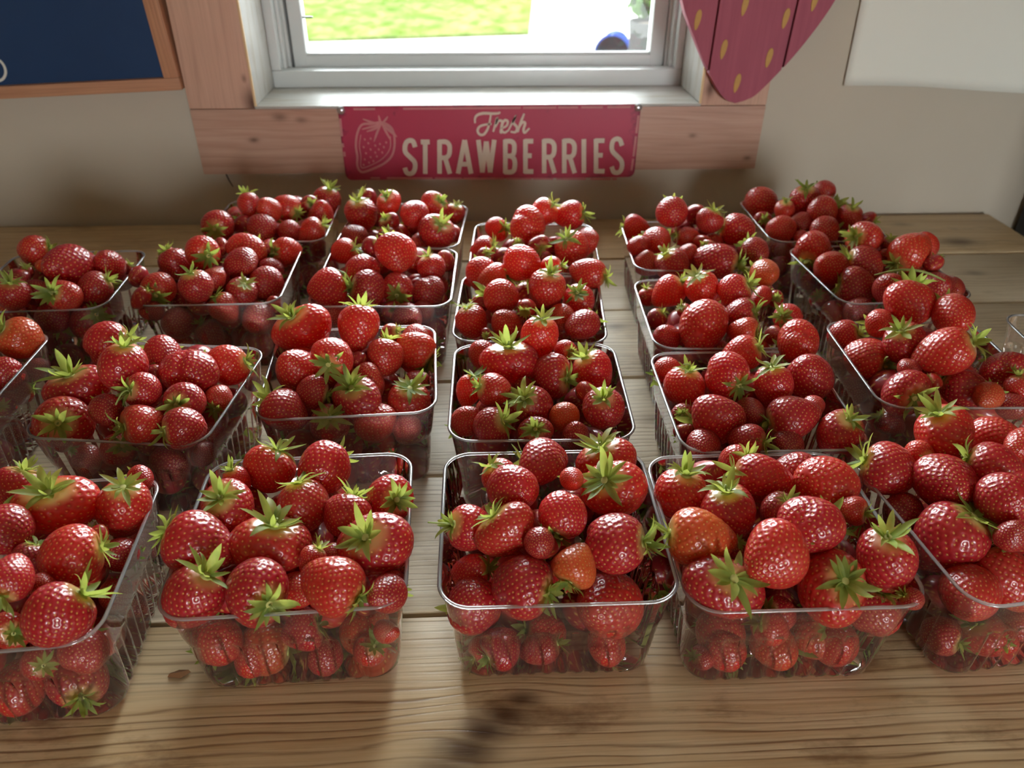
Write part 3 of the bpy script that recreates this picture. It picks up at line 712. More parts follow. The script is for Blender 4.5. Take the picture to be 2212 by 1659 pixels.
for names, short, long_ in ((['A', 'B', 'C', 'D', 'E'], 'front-row', 'front row'), (['F0', 'F', 'G', 'H', 'I', 'J', 'K'], 'second-row', 'second row from table front'),
                            (['L', 'M', 'N', 'O', 'P', 'Q'], 'third-row', 'third row from table front'), (['R', 'S', 'T', 'U', 'V'], 'wall-row', 'row nearest the wall')):
    for k, t in enumerate(names): ROWN[t] = (short, long_, ['first', 'second', 'third', 'fourth', 'fifth', 'sixth', 'seventh'][k])
TF = {}
for t, (x, y, a) in TRAYS.items():
    a = math.radians(a); TF[t] = (np.array([x, y]), np.array([[math.cos(a), -math.sin(a)], [math.sin(a), math.cos(a)]]))
    o = empty('berry_tray', (x, y, 0), a)
    short, long_, nth = ROWN[t]
    tag(o, 'clear plastic tray %s, %s, %s from chalkboard end' % ('with a bare corner' if t == 'K' else 'heaped with strawberries', long_, nth), 'tray', 'clear plastic berry trays on the plank table')
    link('body', TRAY_BODY, o); link('rim', TRAY_RIM, o)

# ------------------------------------------------------------------ strawberries: where they are
# crop origin and scale, then per tray: x y radius, then the cap's x y or 'h' (cap hidden); flags: a cap on the far side, d dark, o orange, p pale shoulder, s stem, w wide
CROPS = {'c4': (0, 380, 2212 / 740), 'c5': (560, 380, 2212 / 820), 'c6': (1300, 360, 2212 / 912), 'd1': (0, 660, 2212 / 740), 'd2': (520, 620, 2212 / 880), 'd3': (1340, 660, 2212 / 872),
         'd4': (0, 960, 1329 / 560), 'd5': (320, 920, 1714 / 620), 'd6': (900, 920, 1659 / 600), 'd7': (1380, 920, 1880 / 680), 'd8': (1780, 860, 1086 / 432)}
DATA = """
C d6; 760 215 152 600 200 a w; 1140 225 160 1095 115 w; 1195 390 182 1125 325; 580 372 152 h; 500 310 112 440 235; 875 525 142 830 645; 930 320 72 h; 330 610 140 222 590 s; 540 630 158 430 505 w; 730 700 95 h d; 1182 697 188 1362 690; 952 832 132 900 945 o; 630 955 185 790 995; 325 870 108 410 855 d; 332 1095 168 h; 1140 1075 200 h; 770 1235 128 625 1220; 512 1365 118 420 1430; 738 1380 105 865 1345; 1140 1350 122 h; 395 1335 85 335 1390
B d5; 725 245 143 778 110 s; 1040 262 165 h; 535 330 82 500 275; 490 500 160 425 422 p; 930 480 160 890 330; 1188 540 138 1230 400 a; 1440 428 142 1485 440; 307 705 190 140 640 a; 730 730 208 745 575 w; 1370 715 205 1290 660 w; 975 800 85 1020 725 d; 1110 775 75 h d; 255 1045 186 310 935; 637 1010 195 720 1090; 1100 970 182 1265 1060; 890 985 115 h; 1425 1030 118 h d; 1480 925 68 h; 395 1292 150 h; 700 1330 158 850 1350 o; 920 1222 118 1030 1180; 1290 1225 148 h o; 1048 1412 112 h; 590 1468 118 h; 1315 1380 102 1345 1362; 1470 1235 75 h
D d7; 250 412 162 285 288; 535 520 170 530 388 p; 738 312 150 592 275; 570 212 100 630 190; 930 282 138 h; 1107 342 180 h; 367 667 178 195 645 o; 825 505 110 890 450 d; 1020 588 186 h; 797 782 196 h; 1270 502 92 1368 530; 1480 805 188 1500 695; 500 1000 200 590 935 w; 1130 975 208 1230 930; 1420 1135 148 1480 1020; 822 1130 115 770 1100 d; 480 1250 150 h; 800 1240 108 740 1200; 1040 1262 142 1120 1230 o; 532 1392 128 h; 820 1402 140 h o; 1222 1392 145 h; 400 1450 75 350 1440; 560 740 75 590 700 d; 1635 1035 70 1590 1010 d
E d8; 355 390 150 215 325; 512 312 85 560 340; 650 188 156 620 72; 915 195 120 h; 670 465 160 h; 930 382 135 810 325; 1085 265 105 h; 985 545 148 h; 400 620 108 h d; 667 765 182 800 645; 982 972 155 920 820; 760 1068 155 h; 1030 740 90 h d; 580 1302 105 670 1350; 860 1300 128 820 1228; 1052 1230 88 h; 1030 1372 80 1020 1390
A d4; 300 322 168 240 238 p w; 90 230 112 110 130; 40 440 132 h; 655 332 142 645 238; 732 170 68 h; 500 310 75 h o; 365 572 158 525 520; 170 592 95 180 500 d; 55 682 115 30 775; 293 888 168 408 752; 220 722 65 h; 612 560 88 h d; 505 475 55 h; 742 510 82 h; 50 950 95 70 970; 430 1062 118 h; 200 1110 90 220 1130; 392 1232 145 430 1330; 100 1240 138 h; 592 772 82 h; 690 830 72 h
F d1; 700 257 148 835 190; 795 400 160 800 262; 1055 335 124 h; 1212 430 166 h w; 1462 388 140 1580 360; 448 545 162 380 430 w; 388 757 178 350 757; 925 547 118 842 547 s; 1000 440 62 h; 1205 622 132 1150 640; 1415 597 90 1390 668; 930 762 140 790 790; 1190 790 137 1042 820; 690 682 105 h d; 1358 842 88 h; 752 942 108 780 912; 560 1010 95 h d; 1110 1020 118 h d; 365 912 78 425 980; 1320 952 78 h d; 1640 500 52 h
F0 d1; 132 213 136 30 150 o; 40 442 110 h; 240 420 82 h; 120 572 78 200 530; 90 832 78 h d; 30 652 68 20 650
G d2; 345 232 136 272 150 w; 640 226 125 655 105 a; 302 447 118 h; 505 367 107 475 422; 782 383 104 800 285 a; 812 255 58 850 240; 942 347 110 1030 410 o; 950 268 75 h; 387 572 90 475 590; 688 510 104 h; 643 620 132 600 545; 912 635 118 918 552; 960 522 78 h d; 240 687 124 150 620 a; 482 762 110 480 722 d; 740 762 115 h; 640 402 52 h d; 900 762 78 h d
H d2; 1460 417 128 1450 312 w; 1315 362 78 h; 1620 277 109 1635 192; 1678 480 114 1770 500; 1920 457 107 1872 387; 1765 347 64 1790 350; 1382 560 100 1295 540; 1240 562 76 1265 482; 1583 662 126 1545 615 s; 1540 552 58 h d; 1757 702 84 h o; 1970 662 118 1970 602; 1872 565 58 h; 1230 722 84 h; 1362 755 106 1430 730; 1600 802 88 1600 782 d; 1820 817 80 h d
I d3; 260 357 78 h; 350 450 114 375 357 s; 580 375 125 650 438; 840 452 113 835 357; 1035 388 131 h; 660 265 98 755 230; 975 195 118 h; 538 620 138 395 640 a; 710 592 86 h d; 945 612 126 828 640; 1192 702 126 1255 625; 1060 552 62 h; 700 750 95 790 765; 460 782 95 h d; 930 782 82 h d; 345 602 68 340 600; 350 692 58 h d
J d3; 1222 166 85 1305 150; 1425 97 77 h; 1557 210 116 1540 135; 1340 292 116 1455 330; 1767 260 138 1888 212; 1550 470 122 1610 512; 1900 465 120 1790 400 d; 2022 512 78 h o; 2115 357 118 h d; 2190 462 78 2185 382; 1580 347 62 h d; 2150 562 78 h d; 1280 467 78 h d; 1190 342 58 h d; 1480 642 78 1420 600 d; 1720 420 48 1690 410
J c6; 1608 720 122 1620 625 a; 1845 780 112 h
L c4; 222 487 110 345 470 w; 433 585 148 h; 700 582 112 h; 575 537 48 h; 125 667 62 h; 85 770 105 75 690; 235 747 87 h d; 415 773 110 350 757 s; 610 725 108 700 665; 280 582 48 h o; 170 622 48 170 590; 800 592 48 835 565; 332 920 105 h d; 572 942 120 620 895 d
M c4; 1298 488 109 1335 512; 1130 570 97 1090 482 a; 1060 512 58 1030 520; 1585 482 118 h w; 1567 570 102 h; 1430 457 54 h; 1895 480 98 1815 487; 1740 467 58 h; 1715 697 114 h; 1268 717 111 1235 627; 1027 722 108 1005 775; 1380 662 84 h d; 1560 762 101 1580 700; 1445 862 97 1390 785; 1745 607 84 h; 1890 692 58 h; 1660 932 108 h; 1140 950 104 h d; 1360 1030 88 1310 965 d; 880 892 72 h d; 1790 832 58 h; 888 652 65 h; 750 832 66 800 765
N c5; 800 455 116 h; 1005 538 85 980 462; 1080 502 58 h; 495 440 78 560 415; 605 547 99 h; 652 410 58 690 390; 385 655 109 480 640 a; 637 660 106 530 640; 810 652 96 800 700; 985 672 98 h; 870 832 88 h d; 960 792 68 h d; 770 782 58 790 780 d; 430 832 78 h d; 600 802 68 h d
S c5; 595 225 99 575 147; 640 130 53 600 82; 900 222 83 h; 760 165 72 745 115; 1012 175 78 1055 145; 1137 226 60 1150 178; 1027 332 101 1065 277; 1135 332 48 h; 765 277 57 735 247; 555 352 74 h d; 905 396 44 h; 745 347 48 745 320
R c4; 1412 318 104 1385 342; 1615 198 82 1600 130 a; 1735 215 82 h; 1850 202 86 1905 235; 2000 182 58 2010 170; 1570 326 68 h; 1690 348 97 h; 1865 360 76 h; 2087 252 90 h; 2012 357 82 2080 315; 1592 412 38 1585 395
R c5; 440 163 88 460 92; 295 166 54 300 160; 370 422 58 h d
O c5; 1307 582 102 h; 1367 607 89 1450 590 o; 1412 705 106 h; 1672 660 110 1695 575; 1922 565 92 2005 585; 1525 502 106 h; 1700 527 64 1780 520; 1868 725 91 1855 680; 1238 850 101 1205 757; 1437 867 98 h; 1880 870 98 h; 1762 825 82 h o; 1290 747 54 h; 1562 767 60 1550 785; 1650 852 54 h d; 1330 922 38 1320 930 d
T c5; 1563 286 113 h; 1652 217 80 1715 160; 1807 228 85 1885 215; 1382 312 70 1430 300; 1292 426 76 1375 395; 1312 472 52 1330 450; 1622 397 62 1645 420; 1826 428 101 1790 370; 1920 381 78 h; 1706 396 48 h; 1502 412 48 1510 390
P c6; 348 658 84 410 607; 525 642 89 500 577; 690 655 89 780 612; 237 682 50 230 632; 530 834 136 h; 720 765 86 815 757; 337 893 73 h; 280 802 54 310 765 d; 836 682 57 h; 985 792 75 955 782; 860 560 80 h o; 742 866 83 830 875 o; 902 882 50 h; 910 692 44 915 690; 442 762 44 420 740
U c6; 366 241 83 h; 181 316 66 110 312 a; 290 391 77 h; 181 416 58 h; 496 246 54 h; 562 286 68 590 226; 711 333 91 615 312; 456 372 57 400 360; 236 504 66 h; 371 520 89 330 457; 446 461 62 h; 599 496 103 715 520; 531 396 46 h; 806 446 72 h d; 562 422 42 540 410
V c6; 831 188 88 h; 1061 176 77 1065 115; 1166 131 59 h; 1151 236 79 h; 956 236 57 960 187; 1041 296 58 h; 936 326 75 h; 1161 341 79 h; 1296 267 68 1310 212; 841 281 47 855 275; 1236 226 44 h; 1041 372 38 h; 1391 277 44 1430 285; 971 442 57 h d; 931 532 57 h d
Q c6; 1106 430 97 1085 493; 1385 375 89 1330 365; 1196 526 89 h; 1378 510 97 1300 477; 1616 445 104 1560 505 o; 1696 411 68 h; 1334 632 97 1225 617; 1511 641 91 h d; 1481 471 48 h; 1746 631 85 h d; 1856 641 64 h d; 1736 511 46 h; 1501 412 44 1510 380; 1081 602 44 h; 1141 702 54 1130 680; 1351 762 78 h d
"""
VOIDS = [(1405, 1240, 62), (830, 1010, 55), (905, 1440, 40), (1005, 1075, 30), (112, 985, 45), (2150, 800, 40), (850, 730, 18), (1440, 1360, 45), (400, 1420, 45), (330, 700, 30)]
rng = np.random.RandomState(11)
def wall_half(z): return 0.0552 + (0.0650 - 0.0552) * min(max(z, 0), 0.075) / 0.075
def heap(a, b): return 0.066 + 0.033 * max(0, 1 - a * a) * max(0, 1 - b * b)
def reach(z, r, k=0.86):                           # how far from the tray's centre line a berry's centre may lie
    if z <= RIM_H:
        t = min(max((RIM_H - z) / (0.8 * r), 0.0), 1.0); return wall_half(z) - r * (k + (0.97 - k) * t)
    return RIM_S - math.sqrt(max(0.0, (k * r) ** 2 - (z - RIM_H) ** 2))
B = []
for line in DATA.strip().splitlines():
    head, *items = line.split(';')
    t, cr = head.split(); ox, oy, s = CROPS[cr]
    for it in items:
        w = it.split(); x, y, r = (float(v) for v in w[:3]); w = w[3:]
        cap = None
        if w[0] == 'h': w = w[1:]
        else: cap = (ox + float(w[0]) / s, oy + float(w[1]) / s); w = w[2:]
        B.append(dict(t=t, x=ox + x / s, y=oy + y / s, rp=r / s, cap=cap, fl=set(w)))
def pos(b, d):                                     # centre at axial depth d on its view ray
    v = ray(b['x'], b['y']); return CAM + v * d
def local(p, t):
    c, R = TF[t]; return R.T @ (p[:2] - c)
def confine(p, r, t):                              # nearest place where a berry of this size fits in its tray
    c, R = TF[t]; z = max(p[2], r * 1.05 + 0.001); lim = max(reach(z, r), 0.01)
    return np.array([*(c + R @ np.clip(R.T @ (p[:2] - c), -lim, lim)), z])
for b in B:
    dmin = best = None
    for d in np.arange(0.25, 1.35, 0.0015):
        p = pos(b, d); r = b['rp'] * d / FPX; q = local(p, b['t'])
        if max(abs(q)) > 0.085 or p[2] < 0.004: continue
        gap = p[2] - heap(q[0] / 0.066, q[1] / 0.066)
        if dmin is None and gap <= 0: dmin = d
        x, y, _ = project(confine(p, r, b['t'])); sh = math.hypot(x - b['x'], y - b['y'])
        cost = (sh / 6) ** 2 + (max(gap, 0) / 0.007) ** 2 + (0 if dmin is None else ((d - dmin) / 0.035) ** 2)
        if best is None or cost < best[0]: best = (cost, d)
    b['d0'] = b['d'] = best[1] if best else project((*TF[b['t']][0], 0.06))[2]
# settle: keep every berry on its sight line, push overlapping pairs apart in depth
N = len(B); D0 = np.array([b['d0'] for b in B]); D = D0.copy(); RAY = np.array([ray(b['x'], b['y']) for b in B]); RP = np.array([b['rp'] for b in B])
PX = np.array([(b['x'], b['y']) for b in B]); RL = np.linalg.norm(RAY, axis=1)
front = PX[:, 1] + 0.9 * RP
pairs = [(i, j) for i in range(N) for j in range(i) if np.hypot(*(PX[i] - PX[j])) < 0.97 * (RP[i] + RP[j]) and abs(D0[i] - D0[j]) < 0.12]
TID = {t: k for k, t in enumerate(TRAYS)}
for itn in range(160):
    Pn = CAM + RAY * D[:, None]; Rn = RP * D / FPX
    mv = np.zeros(N); cnt = np.zeros(N)
    for i, j in pairs:
        v = Pn[i] - Pn[j]; L = np.linalg.norm(v); need = 0.94 * (Rn[i] + Rn[j])
        if L < need:
            same = B[i]['t'] == B[j]['t']
            near = i if (front[i] > front[j]) else j
            far = j if near == i else i
            s = 0.35 * (need - L)
            mv[near] -= s; mv[far] += s
    mv = np.clip(mv, -0.003, 0.003)
    D = np.clip(D + mv / RL, D0 - 0.030, D0 + 0.030)
    for i in range(N):                             # stay above the tray floor and inside its walls
        p = CAM + RAY[i] * D[i]; r = RP[i] * D[i] / FPX
        if p[2] < r * 0.95 + 0.001:
            D[i] = (r * 0.95 + 0.001 - CAM_H) / RAY[i][2]; p = CAM + RAY[i] * D[i]
        e = (confine(p, r, B[i]['t']) - p) @ RAY[i] / RL[i]
        if abs(e) > 0.002: D[i] += 0.3 * e / RL[i]
for i, b in enumerate(B):
    b['d'] = D[i]; b['p'] = CAM + RAY[i] * D[i]; b['r'] = RP[i] * D[i] / FPX
    if b['p'][2] < RIM_H + b['r']:                      # last: inside the plastic
        b['p'] = confine(b['p'], b['r'], b['t'])
        b['x'], b['y'], b['d'] = project(b['p'])
        if b['cap']: b['cap'] = (b['cap'][0] + b['x'] - PX[i][0], b['cap'][1] + b['y'] - PX[i][1])
# buried berries that fill the trays below the ones in view
FILL = []
for t in TRAYS:
    if t == 'K': continue
    mine = [b for b in B if b['t'] == t]
    near_px = [b for b in B if np.hypot(b['x'] - project((*TF[t][0], .05))[0], b['y'] - project((*TF[t][0], .05))[1]) < 700]
    got = []
    for k in range(2600):
        if len(got) >= 22: break
        r = rng.uniform(0.0125, 0.0165); z = rng.uniform(r + 0.001, 0.080) if k % 3 else r + 0.002
        lim = wall_half(z) - r; q = rng.uniform(-lim, lim, 2); c, R = TF[t]; xy = c + R @ q; p = np.array([xy[0], xy[1], z])
        if z > heap(*(q / 0.066)) - 0.006: continue
        if any(np.linalg.norm(p - o['p']) < 0.86 * (r + o['r']) for o in mine + got): continue
        x, y, d = project(p); rp = r * FPX / d
        if any(d < o['d'] and np.hypot(x - o['x'], y - o['y']) < 0.78 * (rp + o['rp']) for o in near_px): continue
        if any(np.hypot(x - vx, y - vy) < rp + vr for vx, vy, vr in VOIDS): continue
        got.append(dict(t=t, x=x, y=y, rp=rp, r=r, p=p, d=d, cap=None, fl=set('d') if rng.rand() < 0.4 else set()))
    FILL += got
# ------------------------------------------------------------------ strawberries: what they look like
SHAPES = [  # name, k (shoulder), half length, tip, dimple, lobes, x scale, y scale, crease
 ('conical', 0.34, 1.13, 0.13, 0.10, 0.02, 1.0, 0.96, 0.0), ('conical', 0.28, 1.08, 0.10, 0.12, 0.04, 1.02, 0.95, 0.0),
 ('rounded', 0.13, 0.98, 0.02, 0.10, 0.03, 1.02, 0.98, 0.0), ('rounded', 0.18, 1.02, 0.04, 0.14, 0.05, 1.0, 1.0, 0.06),
 ('heart-shaped', 0.42, 1.02, 0.09, 0.20, 0.03, 1.08, 0.94, 0.0), ('heart-shaped', 0.38, 1.06, 0.06, 0.16, 0.05, 1.05, 0.92, 0.05),
 ('long', 0.24, 1.20, 0.08, 0.08, 0.03, 0.93, 0.91, 0.0), ('blunt', 0.08, 1.03, -0.06, 0.12, 0.05, 1.03, 0.95, 0.10),
 ('blunt', 0.20, 1.00, -0.03, 0.12, 0.06, 1.05, 0.96, 0.0), ('broad', 0.22, 0.92, -0.02, 0.14, 0.04, 1.20, 0.88, 0.16), ('broad', 0.30, 0.95, 0.02, 0.16, 0.05, 1.22, 0.90, 0.10)]
def fruit_verts(si, nu, nv, seeds=True):
    name, k, lh, tip, dim, lob, xs, ys, cre = SHAPES[si]
    rs = np.random.RandomState(100 + si)
    th = np.pi * (np.arange(1, nv) / nv); ph = 2 * np.pi * np.arange(nu) / nu
    ph1, ph2, ph3 = rs.uniform(0, 6.28, 3)
    def surf(T, PHI):
        c, s = np.cos(T), np.sin(T)
        rad = s ** 0.94 * (1 + k * 0.75 * c - 0.10 * k * c * c)
        rad = rad * (1 + lob * np.cos(2 * PHI + ph1) + 0.7 * lob * np.cos(3 * PHI + ph2) * (0.6 - 0.4 * c) + 0.5 * lob * np.cos(5 * PHI + ph3) * np.clip(c, 0, 1))
        z = lh * c - tip * np.clip(-c, 0, 1) ** 3 - dim * np.exp(-(T / 0.36) ** 2) + 0.05 * lob / 0.04 * np.cos(PHI + ph2) * s * np.clip(-c, 0, 1)
        x, y = rad * np.cos(PHI) * xs, rad * np.sin(PHI) * ys
        z = z + cre * np.exp(-(x / 0.22) ** 2) * np.clip(-c + 0.25, 0, 1)
        return np.stack([x, y, z], -1)
    T, PHI = np.meshgrid(th, ph, indexing='ij')
    X = np.concatenate([surf(np.array([0.0]), np.array([0.0])), surf(T, PHI).reshape(-1, 3), surf(np.array([np.pi]), np.array([0.0]))])
    Tall = np.concatenate([[0.0], T.ravel(), [np.pi]])
    NSEED = 320
    i = np.arange(NSEED) + 0.5
    c = 0.90 - 1.885 * i / NSEED; ts = np.arccos(np.clip(c, -1, 1)); ps = (i * 2.399963 + ph1) % (2 * np.pi)
    ts = ts + rs.normal(0, 0.018, NSEED); ps = ps + rs.normal(0, 0.03, NSEED)
    S = surf(ts, ps)
    nrm = X / np.linalg.norm(X / np.array([1, 1, 1.1]), axis=1, keepdims=True)
    best = np.full(len(X), 9.0); 
    for a in range(0, len(X), 4096):
        d = ((X[a:a + 4096, None, :] - S[None]) ** 2).sum(-1); best[a:a + 4096] = np.sqrt(d.min(1))
    pit = np.exp(-(best / 0.052) ** 2); sd = np.clip(1.3 - best / 0.027, 0, 1)
    if seeds: X = X + nrm * (-0.033 * pit + 0.025 * sd + 0.006 * np.clip((best - 0.06) / 0.06, 0, 1))[:, None]
    neck = np.exp(-(Tall / 0.62) ** 2.2)
    nring = nv - 1
    F = [(0, 1 + i, 1 + (i + 1) % nu) for i in range(nu)]
    for j in range(nring - 1):
        a = 1 + j * nu; F += [(a + i, a + nu + i, a + nu + (i + 1) % nu, a + (i + 1) % nu) for i in range(nu)]
    e = 1 + nring * nu; a = 1 + (nring - 1) * nu; F += [(a + i, e, a + (i + 1) % nu) for i in range(nu)]
    return X, F, sd, neck, pit
def fruit_mat(name, stuff=False):
    M = Mat(name, 0.40, 0.35)
    if stuff:
        at = M.n('ShaderNodeAttribute', None, attribute_name='tint'); colr, alpha = at.outputs['Color'], at.outputs['Alpha']
    else:
        oi = M.n('ShaderNodeObjectInfo'); colr, alpha = oi.outputs['Color'], oi.outputs['Alpha']
    sd = M.n('ShaderNodeAttribute', None, attribute_name='seed').outputs['Fac']; nk = M.n('ShaderNodeAttribute', None, attribute_name='neck').outputs['Fac']
    pit = M.n('ShaderNodeAttribute', None, attribute_name='pit').outputs['Fac']
    o = M.obj(); n1 = M.noise(o, 1.6 if not stuff else 60.0, 3.0)
    c = M.mix(M.math('MULTIPLY', M.ramp(n1, 0.35, 0.75), 0.35), colr, (0.52, 0.030, 0.016, 1))
    c = M.mix(M.math('MULTIPLY', pit, 0.35), c, (0.22, 0.004, 0.010, 1))
    c = M.mix(M.math('MULTIPLY', M.ramp(nk, 0.35, 0.95), alpha), c, (0.80, 0.60, 0.22, 1))
    c = M.mix(M.math('MULTIPLY', sd, 0.9), c, (0.90, 0.56, 0.14, 1))
    M.b.inputs['Subsurface Weight'].default_value = 0.22
    M.b.inputs['Subsurface Radius'].default_value = (1.0, 0.12, 0.06)
    M.b.inputs['Subsurface Scale'].default_value = 0.0035 if stuff else 0.22
    M.b.inputs['Coat Weight'].default_value = 0.75; M.b.inputs['Coat Roughness'].default_value = 0.09; M.b.inputs['Coat IOR'].default_value = 1.42
    return M.out(c)
M_FRUIT = fruit_mat('ripe_strawberry_flesh'); M_FRUIT_S = fruit_mat('ripe_strawberry_flesh_buried', True)
def leaf_mat():
    M = Mat('strawberry_cap_green', 0.5, 0.35)
    r = M.n('ShaderNodeObjectInfo').outputs['Random']
    o = M.obj(); n = M.noise(o, 3.0, 3.0)
    c = M.mix(r, (0.15, 0.26, 0.045, 1), (0.48, 0.50, 0.12, 1))
    c = M.mix(M.ramp(n, 0.4, 0.7), c, (0.28, 0.38, 0.08, 1))
    M.out(c)
    tl = M.n('ShaderNodeBsdfTranslucent', {'Color': M.mix(0.5, c, (0.66, 0.70, 0.12, 1))})
    mx = M.n('ShaderNodeMixShader', {0: 0.52, 1: M.b.outputs[0], 2: tl.outputs[0]})
    M.t.links.new(mx.outputs[0], M.t.nodes['Material Output'].inputs['Surface']); return M.m
M_LEAF = leaf_mat(); M_NECK = plain('pale_green_calyx_disc', (0.48, 0.46, 0.14, 1), 0.6, 0.3); M_STEM = plain('green_stem', (0.34, 0.40, 0.12, 1), 0.5, 0.35, var=0.2, vs=3)
def set_attr(me, name, arr):
    a = me.attributes.new(name, 'FLOAT', 'POINT'); a.data.foreach_set('value', np.asarray(arr, np.float32))
FRUITS = []
for si in range(len(SHAPES)):
    X, F, sd, nk, pit = fruit_verts(si, 220, 124)
    me = meshdata('strawberry_fruit', X, F, M_FRUIT, True)
    set_attr(me, 'seed', sd); set_attr(me, 'neck', nk); set_attr(me, 'pit', pit)
    FRUITS.append(me)
LOW = [fruit_verts(si, 48, 28) for si in range(len(SHAPES))]
def sepal(length, width, curl, seed):
    """pointed leaf along +x from the origin, curling; x-z profile with a fold along the midrib"""
    nl, V, F = 7, [], []; rs = random.Random(seed); x = z = 0.0; a = 0.0
    for i in range(nl + 1):
        t = i / nl; w = width * (math.sin(math.pi * min(1.0, 0.16 + 0.84 * t) ** 0.9) ** 0.8) * (1.0 if t < 0.98 else 0.1)
        V += [(x - 0.0 * w, -w, z + 0.35 * w), (x, 0, z), (x, w, z + 0.35 * w)]
        a = curl * t * t + 0.10 * math.sin(5 * t + seed); x += length / nl * math.cos(a); z += length / nl * math.sin(a)
    for i in range(nl):
        q = 3 * i; F += [(q, q + 3, q + 4, q + 1), (q + 1, q + 4, q + 5, q + 2)]
    return V, F
SEP = [meshdata('sepal', *sepal(L, W, c, k), M_LEAF, True) for k, (L, W, c) in enumerate(((0.86, 0.13, 0.7), (0.80, 0.12, -0.8), (0.94, 0.125, 1.3), (0.70, 0.13, 0.1), (0.86, 0.11, -1.5), (0.62, 0.095, 0.4), (0.90, 0.115, 0.0)))]
SEPV = [([v.co[:] for v in m.vertices], [tuple(p.vertices) for p in m.polygons]) for m in SEP]
def calyx_layout(seed):
    rs = random.Random(seed); n = rs.choice((9, 10, 11, 12, 13)); up = rs.choice((0.10, 0.25, 0.42, 0.60)); out = []
    for k in range(n):
        out.append((rs.randrange(len(SEP)), 2 * math.pi * (k + rs.uniform(-.25, .25)) / n, up + rs.gauss(0, 0.24) + (0.22 if k % 2 else 0), rs.uniform(0.72, 1.18)))
    return out
def sepal_matrix(az, el, s):
    return Matrix.Rotation(az, 4, 'Z') @ Matrix.Translation((0.10, 0, 0.02)) @ Matrix.Rotation(-el, 4, 'Y') @ Matrix.Scale(s, 4)
DV, DF = [(0, 0, 0.05)], []
for j, (r, z) in enumerate(((0.10, 0.045), (0.19, 0.0), (0.22, -0.07))):
    DV += [(r * math.cos(2 * math.pi * i / 12), r * math.sin(2 * math.pi * i / 12), z) for i in range(12)]
DF = [(0, 1 + i, 1 + (i + 1) % 12) for i in range(12)] + [(1 + j * 12 + i, 1 + j * 12 + 12 + i, 1 + j * 12 + 12 + (i + 1) % 12, 1 + j * 12 + (i + 1) % 12) for j in range(2) for i in range(12)]
DISC = meshdata('calyx_disc', DV, DF, M_NECK, True)
LAYOUTS = [calyx_layout(k) for k in range(16)]
def calyx_geo(L):
    V, F = list(DV), list(DF); nd = len(F)
    for k, az, el, s in L:
        m = sepal_matrix(az, el, s); v, f = SEPV[k]; o_ = len(V)
        V += [tuple(m @ Vector(q)) for q in v]; F += [tuple(i + o_ for i in q) for q in f]
    return V, F, nd
CALYX = []
for L in LAYOUTS:
    V, F, nd = calyx_geo(L); me = meshdata('calyx', V, F, [M_NECK, M_LEAF], True)
    me.polygons.foreach_set('material_index', [0] * nd + [1] * (len(F) - nd)); CALYX.append(me)
STEMS = []
for k in range(4):
    rs = random.Random(k + 50); a = rs.uniform(0, 6.28); l = 0.75; b_ = 0.5
    pts = [(0, 0, 0.03), (0.03 * math.cos(a), 0.03 * math.sin(a), 0.22), (0.16 * math.cos(a), 0.16 * math.sin(a), 0.42), (b_ * math.cos(a), b_ * math.sin(a), 0.55), (l * math.cos(a), l * math.sin(a), 0.52 + 0.1 * k)]
    V, F = tube(smooth_line(pts, 3), 0.042, 7); STEMS.append(meshdata('stem', V, F, M_STEM, True))
V, F = tube([(0, 0, 0.03), (0.02, 0.01, 0.14), (0.05, 0.0, 0.24)], [0.04, 0.035, 0.03], 7); STUB = meshdata('stem', V, F, M_STEM, True)

def frame_of(b, k):
    """world rotation with local +z towards the cap"""
    rs = random.Random(1000 + k)
    v = ray(b['x'], b['y']); v = v / np.linalg.norm(v); rt_ = _r - v * (_r @ v); rt_ /= np.linalg.norm(rt_); up_ = np.cross(rt_, v)
    if b['cap'] is not None:
        dx, dy = (b['cap'][0] - b['x']) / b['rp'], -(b['cap'][1] - b['y']) / b['rp']; m = math.hypot(dx, dy) / 0.95
        if m > 0.97: dx, dy, m = dx * 0.97 / m, dy * 0.97 / m, 0.97
        s = math.sqrt(max(0.0, 1 - m * m)) * (-1 if 'a' in b['fl'] else 1)
        ax = rt_ * dx / 0.95 + up_ * dy / 0.95 - v * s
    else:
        w = rs.uniform(0, 2 * math.pi); m = rs.uniform(0.3, 0.85)
        ax = rt_ * math.cos(w) * m + up_ * (math.sin(w) * m - 0.15) + v * math.sqrt(1 - m * m)
    ax = ax / np.linalg.norm(ax)
    xr = rt_ - ax * (rt_ @ ax); 
    if np.linalg.norm(xr) < 0.2: xr = up_ - ax * (up_ @ ax)
    xr /= np.linalg.norm(xr); yr = np.cross(ax, xr)
    roll = 0.0 if 'w' in b['fl'] else rs.uniform(0, 2 * math.pi)
    x2 = xr * math.cos(roll) + yr * math.sin(roll); y2 = np.cross(ax, x2)
    return ax, Matrix(((x2[0], y2[0], ax[0]), (x2[1], y2[1], ax[1]), (x2[2], y2[2], ax[2])))
